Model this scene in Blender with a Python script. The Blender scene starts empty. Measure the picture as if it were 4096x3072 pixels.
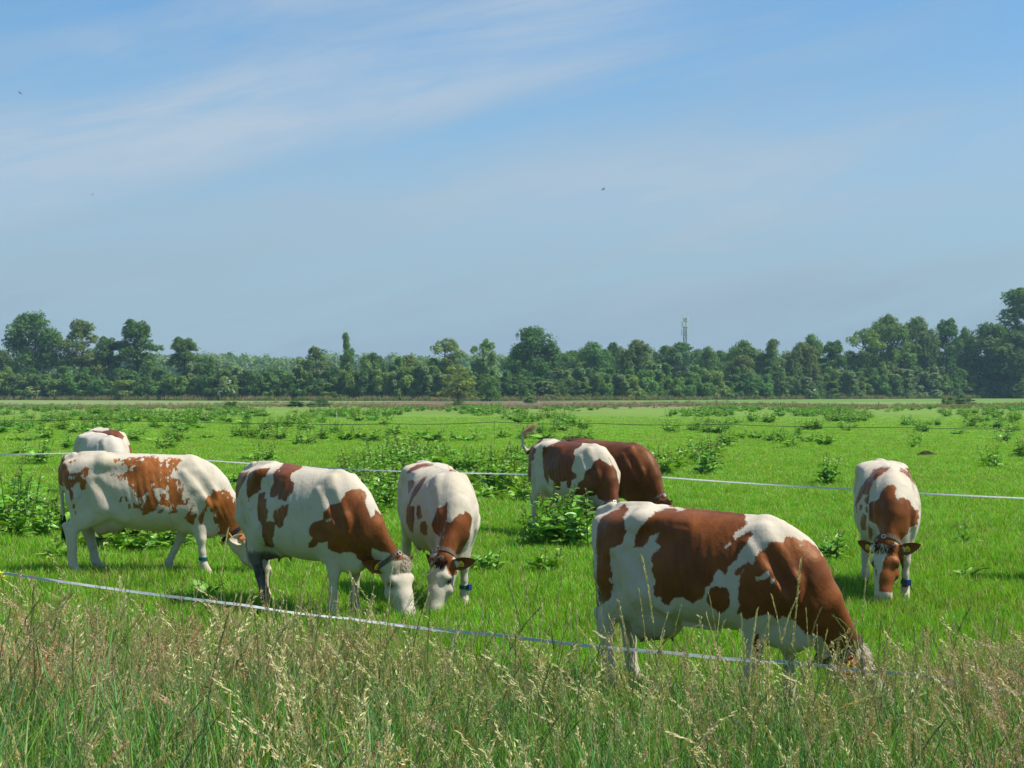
import bpy, bmesh, math, random
import numpy as np
from mathutils import Vector, Matrix, Quaternion

# ------------------------------------------------------------------ camera, sky, sun, exposure
SC = bpy.context.scene
COL = SC.collection
F_PX, CX, CY, HZ, CAM_H = 5950.0, 2048.0, 1536.0, 1562.0, 2.3      # focal length and horizon in photograph pixels
cam_data = bpy.data.cameras.new('camera')
cam = bpy.data.objects.new('camera', cam_data)
COL.objects.link(cam)
cam_data.sensor_width = 36.0
cam_data.lens = 36.0 * F_PX / 4096.0
cam_data.clip_start, cam_data.clip_end = 0.1, 6000.0
cam.location = (0, 0, CAM_H)
cam.rotation_euler = (math.pi / 2 + math.atan((HZ - CY) / F_PX), 0, 0)
SC.camera = cam

SUN_EL, SUN_AZ = math.radians(57), math.radians(8)      # azimuth measured from +X towards the viewer (-Y)
SUN_DIR = Vector((math.cos(SUN_EL) * math.cos(SUN_AZ), -math.cos(SUN_EL) * math.sin(SUN_AZ), math.sin(SUN_EL)))
sun_data = bpy.data.lights.new('sun', 'SUN')
sun_data.energy, sun_data.angle, sun_data.color = 5.0, math.radians(0.53), (1.0, 0.94, 0.83)
sun = bpy.data.objects.new('sun', sun_data)
COL.objects.link(sun)
sun.location = (40, -20, 60)
sun.rotation_euler = SUN_DIR.to_track_quat('Z', 'Y').to_euler()
SC.view_settings.view_transform = 'Standard'
SC.view_settings.look = 'None'
SC.view_settings.exposure = 0.42
SC.view_settings.gamma = 1.0
SC.view_settings.use_curve_mapping = False
SC.cycles.use_denoising = True
SC.cycles.max_bounces = 6
SC.cycles.diffuse_bounces = 3
SC.cycles.glossy_bounces = 2
SC.cycles.transmission_bounces = 4
SC.cycles.transparent_max_bounces = 6
SC.cycles.volume_bounces = 0
SC.render.film_transparent = False


def math_node(nt, op, a=None, b=None, c=None, clamp=False):
    n = nt.nodes.new('ShaderNodeMath')
    n.operation = op
    n.use_clamp = clamp
    for i, v in enumerate((a, b, c)):
        if v is None:
            continue
        if isinstance(v, (int, float)):
            n.inputs[i].default_value = v
        else:
            nt.links.new(v, n.inputs[i])
    return n.outputs[0]


def mix_color(nt, fac, a, b, blend='MIX'):
    n = nt.nodes.new('ShaderNodeMix')
    n.data_type, n.blend_type = 'RGBA', blend
    for sock, v in ((n.inputs[0], fac), (n.inputs[6], a), (n.inputs[7], b)):
        if isinstance(v, (int, float)):
            sock.default_value = v
        elif isinstance(v, (tuple, list)):
            sock.default_value = (*v[:3], 1.0)
        else:
            nt.links.new(v, sock)
    return n.outputs[2]


def noise(nt, vec, scale, detail=4.0, rough=0.55, dist=0.0, dims='3D', out=0):
    n = nt.nodes.new('ShaderNodeTexNoise')
    n.noise_dimensions = dims
    n.inputs['Scale'].default_value = scale
    n.inputs['Detail'].default_value = detail
    n.inputs['Roughness'].default_value = rough
    n.inputs['Distortion'].default_value = dist
    if vec is not None:
        nt.links.new(vec, n.inputs['Vector'])
    return n.outputs[out]


def smooth(nt, v, lo, hi, to0=0.0, to1=1.0):
    n = nt.nodes.new('ShaderNodeMapRange')
    n.interpolation_type = 'SMOOTHSTEP'
    nt.links.new(v, n.inputs[0])
    n.inputs[1].default_value, n.inputs[2].default_value = lo, hi
    n.inputs[3].default_value, n.inputs[4].default_value = to0, to1
    return n.outputs[0]


def mapping(nt, vec, scale=(1, 1, 1), rot=(0, 0, 0), loc=(0, 0, 0)):
    n = nt.nodes.new('ShaderNodeMapping')
    nt.links.new(vec, n.inputs[0])
    n.inputs[1].default_value, n.inputs[2].default_value, n.inputs[3].default_value = loc, rot, scale
    return n.outputs[0]


def make_world():
    w = bpy.data.worlds.new('World')
    SC.world = w
    w.use_nodes = True
    nt = w.node_tree
    nt.nodes.clear()
    out = nt.nodes.new('ShaderNodeOutputWorld')
    bg = nt.nodes.new('ShaderNodeBackground')
    sky = nt.nodes.new('ShaderNodeTexSky')
    sky.sky_type = 'NISHITA'
    sky.sun_disc = False
    sky.sun_elevation = SUN_EL
    sky.sun_rotation = math.pi / 2 + SUN_AZ
    sky.altitude = 0
    sky.air_density, sky.dust_density, sky.ozone_density = 1.0, 0.6, 6.0
    tc = nt.nodes.new('ShaderNodeTexCoord')
    nrm = nt.nodes.new('ShaderNodeVectorMath')
    nrm.operation = 'NORMALIZE'
    nt.links.new(tc.outputs['Generated'], nrm.inputs[0])
    sep = nt.nodes.new('ShaderNodeSeparateXYZ')
    nt.links.new(nrm.outputs[0], sep.inputs[0])
    az = math_node(nt, 'ARCTAN2', sep.outputs[0], sep.outputs[1])       # 0 along +Y, positive to the right
    el = math_node(nt, 'ARCSINE', sep.outputs[2])
    comb = nt.nodes.new('ShaderNodeCombineXYZ')
    nt.links.new(az, comb.inputs[0])
    nt.links.new(el, comb.inputs[1])
    ae = comb.outputs[0]
    # cirrus: long streaks that climb gently to the right
    st = mapping(nt, ae, scale=(1, 1, 1), rot=(0, 0, math.radians(-13)))
    st_w = mapping(nt, st, scale=(3.0, 22.0, 1), loc=(3.1, 1.7, 0))
    fib = noise(nt, st_w, 1.0, 7, 0.62, 0.6)
    st_b = mapping(nt, st, scale=(2.1, 9.0, 1), loc=(0.4, 5.2, 0))
    big = noise(nt, st_b, 1.0, 3, 0.5, 0.3)
    # the broad veil band that crosses the view: centre line el = 0.162 + 0.20*(az+0.16)
    line = math_node(nt, 'MULTIPLY_ADD', az, 0.265, 0.231)
    off = math_node(nt, 'SUBTRACT', el, line)
    wob = math_node(nt, 'MULTIPLY_ADD', big, 0.05, -0.025)
    off = math_node(nt, 'ADD', off, wob)
    dist = math_node(nt, 'ABSOLUTE', off)
    band = smooth(nt, dist, 0.005, 0.062, 1.0, 0.0)
    azf = smooth(nt, az, 0.02, 0.17, 1.0, 0.12)
    band = math_node(nt, 'MULTIPLY', band, azf)
    fibm = smooth(nt, fib, 0.33, 0.72)
    bandf = math_node(nt, 'MULTIPLY', band, math_node(nt, 'MULTIPLY_ADD', fibm, 0.74, 0.20))
    gen = math_node(nt, 'MULTIPLY', smooth(nt, big, 0.46, 0.72), fibm)
    gen = math_node(nt, 'MULTIPLY', gen, 0.62)
    # second, fainter veil lower down, mostly to the right
    d2 = math_node(nt, 'ABSOLUTE', math_node(nt, 'SUBTRACT', math_node(nt, 'SUBTRACT', el, math_node(nt, 'MULTIPLY_ADD', az, 0.04, 0.125)), wob))
    veil2 = math_node(nt, 'MULTIPLY', smooth(nt, d2, 0.0, 0.085, 1.0, 0.0), smooth(nt, az, -0.25, 0.12, 0.35, 1.0))
    veil2 = math_node(nt, 'MULTIPLY', veil2, math_node(nt, 'MULTIPLY_ADD', fibm, 0.42, 0.16))
    cl = math_node(nt, 'MAXIMUM', math_node(nt, 'MAXIMUM', bandf, gen), veil2)
    cl = math_node(nt, 'MINIMUM', cl, 0.85)
    veil = smooth(nt, el, 0.0, 0.31, 1.0, 0.0)
    veil = math_node(nt, 'ADD', veil, math_node(nt, 'MULTIPLY', math_node(nt, 'SUBTRACT', fibm, 0.5), 0.26), clamp=True)
    above = smooth(nt, el, -0.02, 0.0)
    cl = math_node(nt, 'MULTIPLY', cl, above)
    hsv = nt.nodes.new('ShaderNodeHueSaturation')
    hsv.inputs['Saturation'].default_value = SKY_SAT
    hsv.inputs['Value'].default_value = SKY_VAL
    nt.links.new(sky.outputs[0], hsv.inputs['Color'])
    tint = mix_color(nt, 1.0, hsv.outputs[0], SKY_TINT, 'MULTIPLY')
    col = mix_color(nt, cl, mix_color(nt, veil, tint, VEIL_COL), CLOUD_COL)
    nt.links.new(col, bg.inputs[0])
    bg.inputs[1].default_value = SKY_STR
    nt.links.new(bg.outputs[0], out.inputs[0])


SKY_STR, SKY_SAT, SKY_VAL, SKY_TINT = 0.088, 1.0, 1.0, (1.02, 1.28, 1.28)
CLOUD_COL, VEIL_COL = (4.4, 5.15, 6.0), (2.78, 3.72, 4.55)
make_world()

# ------------------------------------------------------------------ helpers
RNG = random.Random(7)
NP = np.random.default_rng(11)


def put(o, parent=None):
    COL.objects.link(o)
    if parent is not None:
        o.parent = parent
    return o


def tag(o, label=None, cat=None, group=None, kind=None):
    if label: o['label'] = label
    if cat: o['category'] = cat
    if group: o['group'] = group
    if kind: o['kind'] = kind
    return o


def empty(name, loc=(0, 0, 0), rz=0.0, parent=None):
    o = bpy.data.objects.new(name, None)
    o.empty_display_size = 0.2
    o.location = loc
    o.rotation_euler = (0, 0, rz)
    return put(o, parent)


def mesh_obj(name, verts, faces, mat, parent=None, smooth_shade=False, link=True):
    me = bpy.data.meshes.new(name)
    me.from_pydata([tuple(map(float, v)) for v in verts], [], [tuple(map(int, f)) for f in faces])
    if smooth_shade:
        me.polygons.foreach_set('use_smooth', [True] * len(me.polygons))
    for m in (mat if isinstance(mat, (list, tuple)) else [mat]):
        me.materials.append(m)
    o = bpy.data.objects.new(name, me)
    if link:
        put(o, parent)
    return o


def fast_mesh(name, verts, faces, mat, smooth_shade=False):
    """numpy arrays (n,3) and (m,k) -> mesh, quickly"""
    me = bpy.data.meshes.new(name)
    verts = np.ascontiguousarray(verts, dtype=np.float32)
    faces = np.ascontiguousarray(faces, dtype=np.int32)
    n, k = faces.shape
    me.vertices.add(len(verts)); me.vertices.foreach_set('co', verts.ravel())
    me.loops.add(n * k); me.loops.foreach_set('vertex_index', faces.ravel())
    me.polygons.add(n); me.polygons.foreach_set('loop_start', np.arange(0, n * k, k, dtype=np.int32))
    me.polygons.foreach_set('loop_total', np.full(n, k, dtype=np.int32))
    if smooth_shade:
        me.polygons.foreach_set('use_smooth', np.ones(n, dtype=bool))
    me.update(calc_edges=True)
    for m in (mat if isinstance(mat, (list, tuple)) else [mat]):
        me.materials.append(m)
    return me


def fattr(me, name, vals, typ='FLOAT', dom='POINT'):
    a = me.attributes.new(name, typ, dom)
    vals = np.ascontiguousarray(vals, dtype=np.float32 if typ != 'INT' else np.int32)
    a.data.foreach_set({'FLOAT': 'value', 'INT': 'value', 'FLOAT_VECTOR': 'vector', 'FLOAT_COLOR': 'color'}[typ], vals.ravel())


def principled(name, color=(0.5, 0.5, 0.5), rough=0.7, spec=0.3, metal=0.0):
    m = bpy.data.materials.new(name)
    m.use_nodes = True
    nt = m.node_tree
    b = nt.nodes['Principled BSDF']
    b.inputs['Base Color'].default_value = (*color, 1)
    b.inputs['Roughness'].default_value = rough
    b.inputs['Specular IOR Level'].default_value = spec
    b.inputs['Metallic'].default_value = metal
    return m, nt, b


def worn(name, color, rough=0.6, spec=0.3, metal=0.0, amount=0.25, scale=30.0):
    """plain surface with a little grain and grime"""
    m, nt, b = principled(name, color, rough, spec, metal)
    tc = nt.nodes.new('ShaderNodeTexCoord')
    n = noise(nt, tc.outputs['Object'], scale, 5, 0.6)
    dark = tuple(c * (1 - amount) for c in color)
    nt.links.new(mix_color(nt, smooth(nt, n, 0.35, 0.7), dark, color), b.inputs['Base Color'])
    bump = nt.nodes.new('ShaderNodeBump')
    bump.inputs['Strength'].default_value = 0.15
    bump.inputs['Distance'].default_value = 0.01
    nt.links.new(n, bump.inputs['Height'])
    nt.links.new(bump.outputs[0], b.inputs['Normal'])
    return m


def tube(points, radii, sides=6, cap=True):
    """list of points + radii -> verts, faces"""
    P = [Vector(p) for p in points]
    verts, faces = [], []
    up = Vector((0, 0, 1))
    prev = None
    for i, p in enumerate(P):
        t = (P[min(i + 1, len(P) - 1)] - P[max(i - 1, 0)]).normalized()
        if prev is None:
            a = t.cross(up) if abs(t.dot(up)) < 0.95 else t.cross(Vector((1, 0, 0)))
        else:
            a = prev - t * prev.dot(t)
        a.normalize(); prev = a
        b = t.cross(a)
        r = radii[i] if isinstance(radii, (list, tuple)) else radii
        for k in range(sides):
            an = 2 * math.pi * k / sides
            verts.append(p + (a * math.cos(an) + b * math.sin(an)) * r)
    for i in range(len(P) - 1):
        for k in range(sides):
            k2 = (k + 1) % sides
            faces.append((i * sides + k, i * sides + k2, (i + 1) * sides + k2, (i + 1) * sides + k))
    if cap:
        faces.append(tuple(range(sides - 1, -1, -1)))
        n = (len(P) - 1) * sides
        faces.append(tuple(n + k for k in range(sides)))
    return verts, faces


def merge(parts):
    V, Fc = [], []
    for v, f in parts:
        o = len(V)
        V += list(v)
        Fc += [tuple(i + o for i in q) for q in f]
    return V, Fc


def box(cx, cy, cz, sx, sy, sz):
    v = [(cx + sx * a / 2, cy + sy * b / 2, cz + sz * c / 2) for a in (-1, 1) for b in (-1, 1) for c in (-1, 1)]
    f = [(0, 1, 3, 2), (4, 6, 7, 5), (0, 4, 5, 1), (2, 3, 7, 6), (0, 2, 6, 4), (1, 5, 7, 3)]
    return v, f


# ------------------------------------------------------------------ cows: one smooth body grown from an implicit surface
class Field:
    """signed distance grid; limbs are added with a smooth union"""
    def __init__(self, lo, hi, h):
        self.lo, self.h = np.array(lo, float), h
        self.n = np.ceil((np.array(hi) - self.lo) / h).astype(int) + 1
        self.ax = [self.lo[i] + h * np.arange(self.n[i]) for i in range(3)]
        self.d = np.full(tuple(self.n), 1.0, dtype=np.float32)

    def sl(self, lo, hi):
        s = []
        for i in range(3):
            a = max(0, int((lo[i] - self.lo[i]) / self.h) - 1)
            b = min(self.n[i], int((hi[i] - self.lo[i]) / self.h) + 3)
            s.append(slice(a, max(b, a + 1)))
        return tuple(s)

    def pts(self, s):
        return np.meshgrid(self.ax[0][s[0]], self.ax[1][s[1]], self.ax[2][s[2]], indexing='ij', sparse=True)

    def blend(self, s, dn, k, cut=False):
        d = self.d[s]
        if cut:
            hh = np.clip(0.5 - 0.5 * (d + dn) / k, 0, 1)
            self.d[s] = d + (-dn - d) * hh + k * hh * (1 - hh)
        else:
            hh = np.clip(0.5 + 0.5 * (dn - d) / k, 0, 1)
            self.d[s] = dn + (d - dn) * hh - k * hh * (1 - hh)

    def limb(self, p0, p1, r0, r1, k=0.05, side=(0, 1, 0), cut=False):
        """tapered swept ellipse: r = (radius sideways, radius in the limb's plane)"""
        p0, p1 = np.array(p0, float), np.array(p1, float)
        T = p1 - p0
        L = max(np.linalg.norm(T), 1e-4)
        T = T / L
        Y = np.array(side, float)
        Y = Y - T * Y.dot(T)
        Y /= np.linalg.norm(Y)
        N = np.cross(T, Y)
        m = max(*r0, *r1) + k + 0.02
        s = self.sl(np.minimum(p0, p1) - m, np.maximum(p0, p1) + m)
        X, Yg, Z = self.pts(s)
        dx, dy, dz = X - p0[0], Yg - p0[1], Z - p0[2]
        t = dx * T[0] + dy * T[1] + dz * T[2]
        tt = np.clip(t / L, 0, 1)
        e = t - tt * L
        l = dx * Y[0] + dy * Y[1] + dz * Y[2]
        n = dx * N[0] + dy * N[1] + dz * N[2]
        a = r0[0] + (r1[0] - r0[0]) * tt
        b = r0[1] + (r1[1] - r0[1]) * tt
        c = np.minimum(a, b)
        k0 = np.sqrt((l / a) ** 2 + (n / b) ** 2 + (e / c) ** 2) + 1e-6
        k1 = np.sqrt((l / a ** 2) ** 2 + (n / b ** 2) ** 2 + (e / c ** 2) ** 2) + 1e-6
        self.blend(s, k0 * (k0 - 1) / k1, k, cut)

    def chain(self, pts, rad, k=0.05, side=(0, 1, 0)):
        for i in range(len(pts) - 1):
            self.limb(pts[i], pts[i + 1], rad[i], rad[i + 1], k, side)

    def ball(self, c, r, k=0.05, cut=False):
        c = np.array(c, float); r = np.array(r, float) * np.ones(3)
        m = r.max() + k + 0.02
        s = self.sl(c - m, c + m)
        X, Y, Z = self.pts(s)
        k0 = np.sqrt(((X - c[0]) / r[0]) ** 2 + ((Y - c[1]) / r[1]) ** 2 + ((Z - c[2]) / r[2]) ** 2) + 1e-6
        k1 = np.sqrt(((X - c[0]) / r[0] ** 2) ** 2 + ((Y - c[1]) / r[1] ** 2) ** 2 + ((Z - c[2]) / r[2] ** 2) ** 2) + 1e-6
        self.blend(s, k0 * (k0 - 1) / k1, k, cut)

    def torso(self, st, zbias=0.46, k=0.05):
        """st rows: x, z_top, z_bottom, half width, roundness of the upper half"""
        st = np.array(st)
        lo = (st[0, 0] - .15, -.5, st[:, 2].min() - .15)
        hi = (st[-1, 0] + .15, .5, st[:, 1].max() + .15)
        s = self.sl(lo, hi)
        X, Y, Z = self.pts(s)
        x = np.clip(X, st[0, 0], st[-1, 0])
        def ip(c):   # smooth interpolation along the back
            xs = st[:, 0]
            fine = np.linspace(xs[0], xs[-1], 400)
            v = np.interp(fine, xs, st[:, c])
            kern = np.hanning(41); kern /= kern.sum()
            vp = np.pad(v, 20, mode='reflect', reflect_type='odd')
            return np.interp(x, fine, np.convolve(vp, kern, 'valid'))
        zt, zb, w, q = ip(1), ip(2), ip(3), ip(4)
        zc = zb + (zt - zb) * zbias
        hu, hl = zt - zc, zc - zb
        dz = Z - zc
        up = dz > 0
        hh = np.where(up, hu, hl)
        v = np.abs(dz) / hh
        p = np.where(up, q, 2.3)
        py = 2.2
        g = (np.abs(Y) / w) ** py + v ** p + 1e-9
        e = (X - x) / 0.09
        k0 = (g ** (1 / py))
        k0 = np.sqrt(k0 ** 2 + e ** 2)
        gr = np.sqrt((Y / w ** 2) ** 2 + (dz / hh ** 2) ** 2 + (e / .09) ** 2) + 1e-6
        self.blend(s, (k0 - 1) * k0 / gr, k)

    def surface(self):
        """surface nets"""
        d = self.d
        nx, ny, nz = d.shape
        c = [d[i:nx - 1 + i, j:ny - 1 + j, l:nz - 1 + l] for i in (0, 1) for j in (0, 1) for l in (0, 1)]
        neg = sum((q < 0).astype(np.int8) for q in c)
        act = (neg > 0) & (neg < 8)
        idx = -np.ones(act.shape, dtype=np.int64)
        cells = np.argwhere(act)
        idx[act] = np.arange(len(cells))
        vals = np.stack([q[act] for q in c], 1)
        off = np.array([(i, j, l) for i in (0, 1) for j in (0, 1) for l in (0, 1)], float)
        acc = np.zeros((len(cells), 3)); cnt = np.zeros(len(cells))
        for a in range(8):
            for b in range(a + 1, 8):
                if np.abs(off[a] - off[b]).sum() != 1:
                    continue
                va, vb = vals[:, a], vals[:, b]
                m = (va < 0) != (vb < 0)
                t = np.where(m, va / np.where(m, va - vb, 1), 0)
                acc += m[:, None] * (off[a] + (off[b] - off[a]) * t[:, None])
                cnt += m
        V = (cells + acc / cnt[:, None]) * self.h + self.lo
        F = []
        for ax in range(3):
            o = [slice(1, -1)] * 3
            o[ax] = slice(0, -1)
            lo = d[tuple(o)]
            o2 = list(o); o2[ax] = slice(1, None)
            hi = d[tuple(o2)]
            e = np.argwhere((lo < 0) != (hi < 0))
            if not len(e):
                continue
            flip = (lo < 0)[tuple(e.T)]
            base = e.copy()
            for q in range(3):
                if q != ax:
                    base[:, q] += 1
            b1, b2 = [q for q in range(3) if q != ax]
            def cell(da, db):
                cc = base.copy()
                cc[:, b1] -= da; cc[:, b2] -= db
                return idx[tuple(cc.T)]
            quad = np.stack([cell(1, 1), cell(0, 1), cell(0, 0), cell(1, 0)], 1)
            if ax == 1:
                flip = ~flip
            quad = np.where(flip[:, None], quad, quad[:, ::-1])
            F.append(quad)
        F = np.concatenate(F)
        F = F[(F >= 0).all(1)]
        return V, F


def relax(V, F, it=2, f=0.5):
    E = np.concatenate([F[:, [0, 1]], F[:, [1, 2]], F[:, [2, 3]], F[:, [3, 0]]])
    E = np.concatenate([E, E[:, ::-1]])
    for _ in range(it):
        S = np.zeros_like(V); n = np.zeros(len(V))
        for c in range(3):
            S[:, c] = np.bincount(E[:, 0], V[E[:, 1], c], len(V))
        n = np.bincount(E[:, 0], minlength=len(V))
        V = V + f * (S / np.maximum(n, 1)[:, None] - V)
    return V


def poly_sd(px, py, poly):
    """signed distance to a polygon, positive inside"""
    P = np.array(poly, float)
    d = np.full(px.shape, 1e9); inside = np.zeros(px.shape, bool)
    for i in range(len(P)):
        a, b = P[i - 1], P[i]
        ex, ey = b - a
        wx, wy = px - a[0], py - a[1]
        t = np.clip((wx * ex + wy * ey) / (ex * ex + ey * ey + 1e-12), 0, 1)
        d = np.minimum(d, (wx - ex * t) ** 2 + (wy - ey * t) ** 2)
        cr = (a[1] > py) != (b[1] > py)
        with np.errstate(divide='ignore', invalid='ignore'):
            xi = a[0] + (py - a[1]) / (ey if abs(ey) > 1e-12 else 1e-12) * ex
        inside ^= cr & (px < xi)
    d = np.sqrt(d)
    return np.where(inside, d, -d)


def hide_material(name, brown=(0.150, 0.040, 0.014), white=(0.50, 0.445, 0.355), jag=0.030, mud=0.0, speck=0.5, isl_scale=8.5, isl_cut=0.34):
    m, nt, b = principled(name, brown, 0.6, 0.38)
    at = nt.nodes.new('ShaderNodeAttribute'); at.attribute_name = 'patch'
    rest = nt.nodes.new('ShaderNodeAttribute'); rest.attribute_name = 'rest'
    pink = nt.nodes.new('ShaderNodeAttribute'); pink.attribute_name = 'pink'
    dirt = nt.nodes.new('ShaderNodeAttribute'); dirt.attribute_name = 'dirt'
    dark = nt.nodes.new('ShaderNodeAttribute'); dark.attribute_name = 'dark'
    p = rest.outputs['Vector']
    # hair direction: streaks run down and back, so the noise is stretched that way
    hair = mapping(nt, p, scale=(1.0, 0.8, 0.55), rot=(0, math.radians(25), 0))
    n1 = noise(nt, hair, 20, 4, 0.6)
    n2 = noise(nt, hair, 75, 3, 0.6)
    d = math_node(nt, 'ADD', at.outputs['Fac'], math_node(nt, 'MULTIPLY', math_node(nt, 'SUBTRACT', n1, 0.5), jag * 1.5))
    d = math_node(nt, 'ADD', d, math_node(nt, 'MULTIPLY', math_node(nt, 'SUBTRACT', n2, 0.5), jag * 0.9))
    n3 = noise(nt, hair, isl_scale, 5, 0.62)
    isl = smooth(nt, n3, isl_cut - 0.035, isl_cut + 0.035, 1.0, 0.0)
    near = smooth(nt, at.outputs['Fac'], 0.0, 0.11, speck, 0.0)
    d = math_node(nt, 'SUBTRACT', d, math_node(nt, 'MULTIPLY', math_node(nt, 'MULTIPLY', isl, near), 0.15))
    hairy = noise(nt, mapping(nt, p, scale=(1.0, 0.9, 0.22), rot=(0, math.radians(28), 0)), 210, 2, 0.7)
    d = math_node(nt, 'ADD', d, math_node(nt, 'MULTIPLY', math_node(nt, 'SUBTRACT', hairy, 0.5), 0.030))
    mask = smooth(nt, d, -0.0045, 0.0045)
    # colour variation inside each coat colour
    big = noise(nt, p, 3.2, 4, 0.6)
    fine = noise(nt, mapping(nt, p, scale=(1, 1, 0.35)), 160, 2, 0.6)
    br = mix_color(nt, smooth(nt, big, 0.28, 0.75), tuple(c * 0.62 for c in brown), tuple(min(1, c * v) for c, v in zip(brown, (1.30, 1.36, 1.30))))
    br = mix_color(nt, math_node(nt, 'MULTIPLY', dark.outputs['Fac'], 0.8, clamp=True), br, tuple(c * 0.35 for c in brown))
    br = mix_color(nt, math_node(nt, 'MULTIPLY', fine, 0.35), br, tuple(c * 0.55 for c in brown))
    wh = mix_color(nt, smooth(nt, big, 0.35, 0.8), white, (white[0] * 0.93, white[1] * 0.90, white[2] * 0.82))
    wh = mix_color(nt, math_node(nt, 'MULTIPLY', smooth(nt, fine, 0.45, 0.8), 0.22), wh, tuple(c * 0.7 for c in white))
    wh = mix_color(nt, math_node(nt, 'MULTIPLY', dark.outputs['Fac'], 0.8, clamp=True), wh, (0.16, 0.10, 0.075))
    # stains on the white
    stn = noise(nt, p, 7.0, 6, 0.7)
    dn = math_node(nt, 'MULTIPLY', smooth(nt, stn, 0.50, 0.72), math_node(nt, 'ADD', dirt.outputs['Fac'], 0.20), clamp=True)
    col = mix_color(nt, mask, wh, br)
    col = mix_color(nt, pink.outputs['Fac'], col, (0.36, 0.22, 0.15))
    col = mix_color(nt, math_node(nt, 'MULTIPLY', dn, 0.85, clamp=True), col, (0.10, 0.085, 0.055))
    solid = smooth(nt, math_node(nt, 'MULTIPLY_ADD', n1, 0.5, math_node(nt, 'SUBTRACT', dirt.outputs['Fac'], 0.25)), 0.80, 1.10)
    col = mix_color(nt, math_node(nt, 'MULTIPLY', solid, mud), col, (0.030, 0.026, 0.021))
    nt.links.new(col, b.inputs['Base Color'])
    nt.links.new(mix_color(nt, mask, (0.85,) * 3, (0.52,) * 3), b.inputs['Roughness'])
    nt.links.new(mix_color(nt, mask, (0.5, 0.48, 0.45), (1.0, 0.62, 0.36)), b.inputs['Specular Tint'])
    b.inputs['Sheen Weight'].default_value = 0.03
    b.inputs['Sheen Roughness'].default_value = 0.4
    bump = nt.nodes.new('ShaderNodeBump')
    bump.inputs['Strength'].default_value = 0.45
    bump.inputs['Distance'].default_value = 0.007
    musc = noise(nt, mapping(nt, p, scale=(1.25, 1, 0.75)), 8.0, 4, 0.55)
    hgt = math_node(nt, 'MULTIPLY_ADD', musc, 4.5, math_node(nt, 'MULTIPLY', fine, 0.45))
    nt.links.new(hgt, bump.inputs['Height'])
    nt.links.new(bump.outputs[0], b.inputs['Normal'])
    return m


TORSO = [  # x, top, bottom, half width, upper roundness
    (-0.93, 1.315, 0.98, 0.10, 2.6),
    (-0.86, 1.375, 0.86, 0.17, 2.6),
    (-0.74, 1.415, 0.76, 0.228, 2.7),
    (-0.56, 1.435, 0.67, 0.262, 2.7),
    (-0.40, 1.425, 0.60, 0.283, 2.6),
    (-0.15, 1.418, 0.535, 0.335, 2.4),
    (0.10, 1.412, 0.51, 0.355, 2.2),
    (0.35, 1.402, 0.52, 0.33, 1.95),
    (0.56, 1.385, 0.555, 0.275, 1.75),
    (0.72, 1.335, 0.58, 0.225, 1.75),
    (0.84, 1.24, 0.62, 0.17, 1.9),
    (0.90, 1.12, 0.68, 0.12, 2.0),
]


def rot_axis(v, axis, ang):
    return np.array(Quaternion(Vector(axis), ang) @ Vector(v))


def leaf_ear(length=0.21, width=0.115):
    """a cupped ear: root at the origin, pointing along +x, opening towards +z"""
    nu, nv = 12, 10
    rows = []
    for i in range(nu):
        u = i / (nu - 1)
        w = width * 0.5 * (math.sin(math.pi * min(1.0, 0.16 + 0.84 * u) ** 0.80) ** 0.75 if u < 1 else 0.0) + 0.006
        if u < 0.25:
            w = max(w * 0.9, 0.034)
        cup = 0.046 * (1 - 0.5 * u) * math.sin(math.pi * min(1, 0.25 + u * .75))
        rows.append((u, w, cup))
    top, bot = [], []
    for u, w, cup in rows:
        for j in range(nv):
            t = -1 + 2 * j / (nv - 1)
            x = u * length
            y = w * t
            z = cup * (t * t) - 0.012 * u
            th = 0.010 * (1 - t * t) + 0.0025 + (0.02 if u < .1 else 0)
            top.append((x, y, z)); bot.append((x, y, z - th))
    V = top + bot
    F = []
    n = nu * nv
    for i in range(nu - 1):
        for j in range(nv - 1):
            a = i * nv + j
            F.append((a, a + nv, a + nv + 1, a + 1))
            F.append((n + a, n + a + 1, n + a + nv + 1, n + a + nv))
    for i in range(nu - 1):
        a = i * nv
        F.append((a, n + a, n + a + nv, a + nv))
        a = i * nv + nv - 1
        F.append((a, a + nv, n + a + nv, n + a))
    for j in range(nv - 1):
        a = (nu - 1) * nv + j
        F.append((a, n + a, n + a + 1, a + 1))
        a = j
        F.append((a, a + 1, n + a + 1, n + a))
    return np.array(V), F


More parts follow.
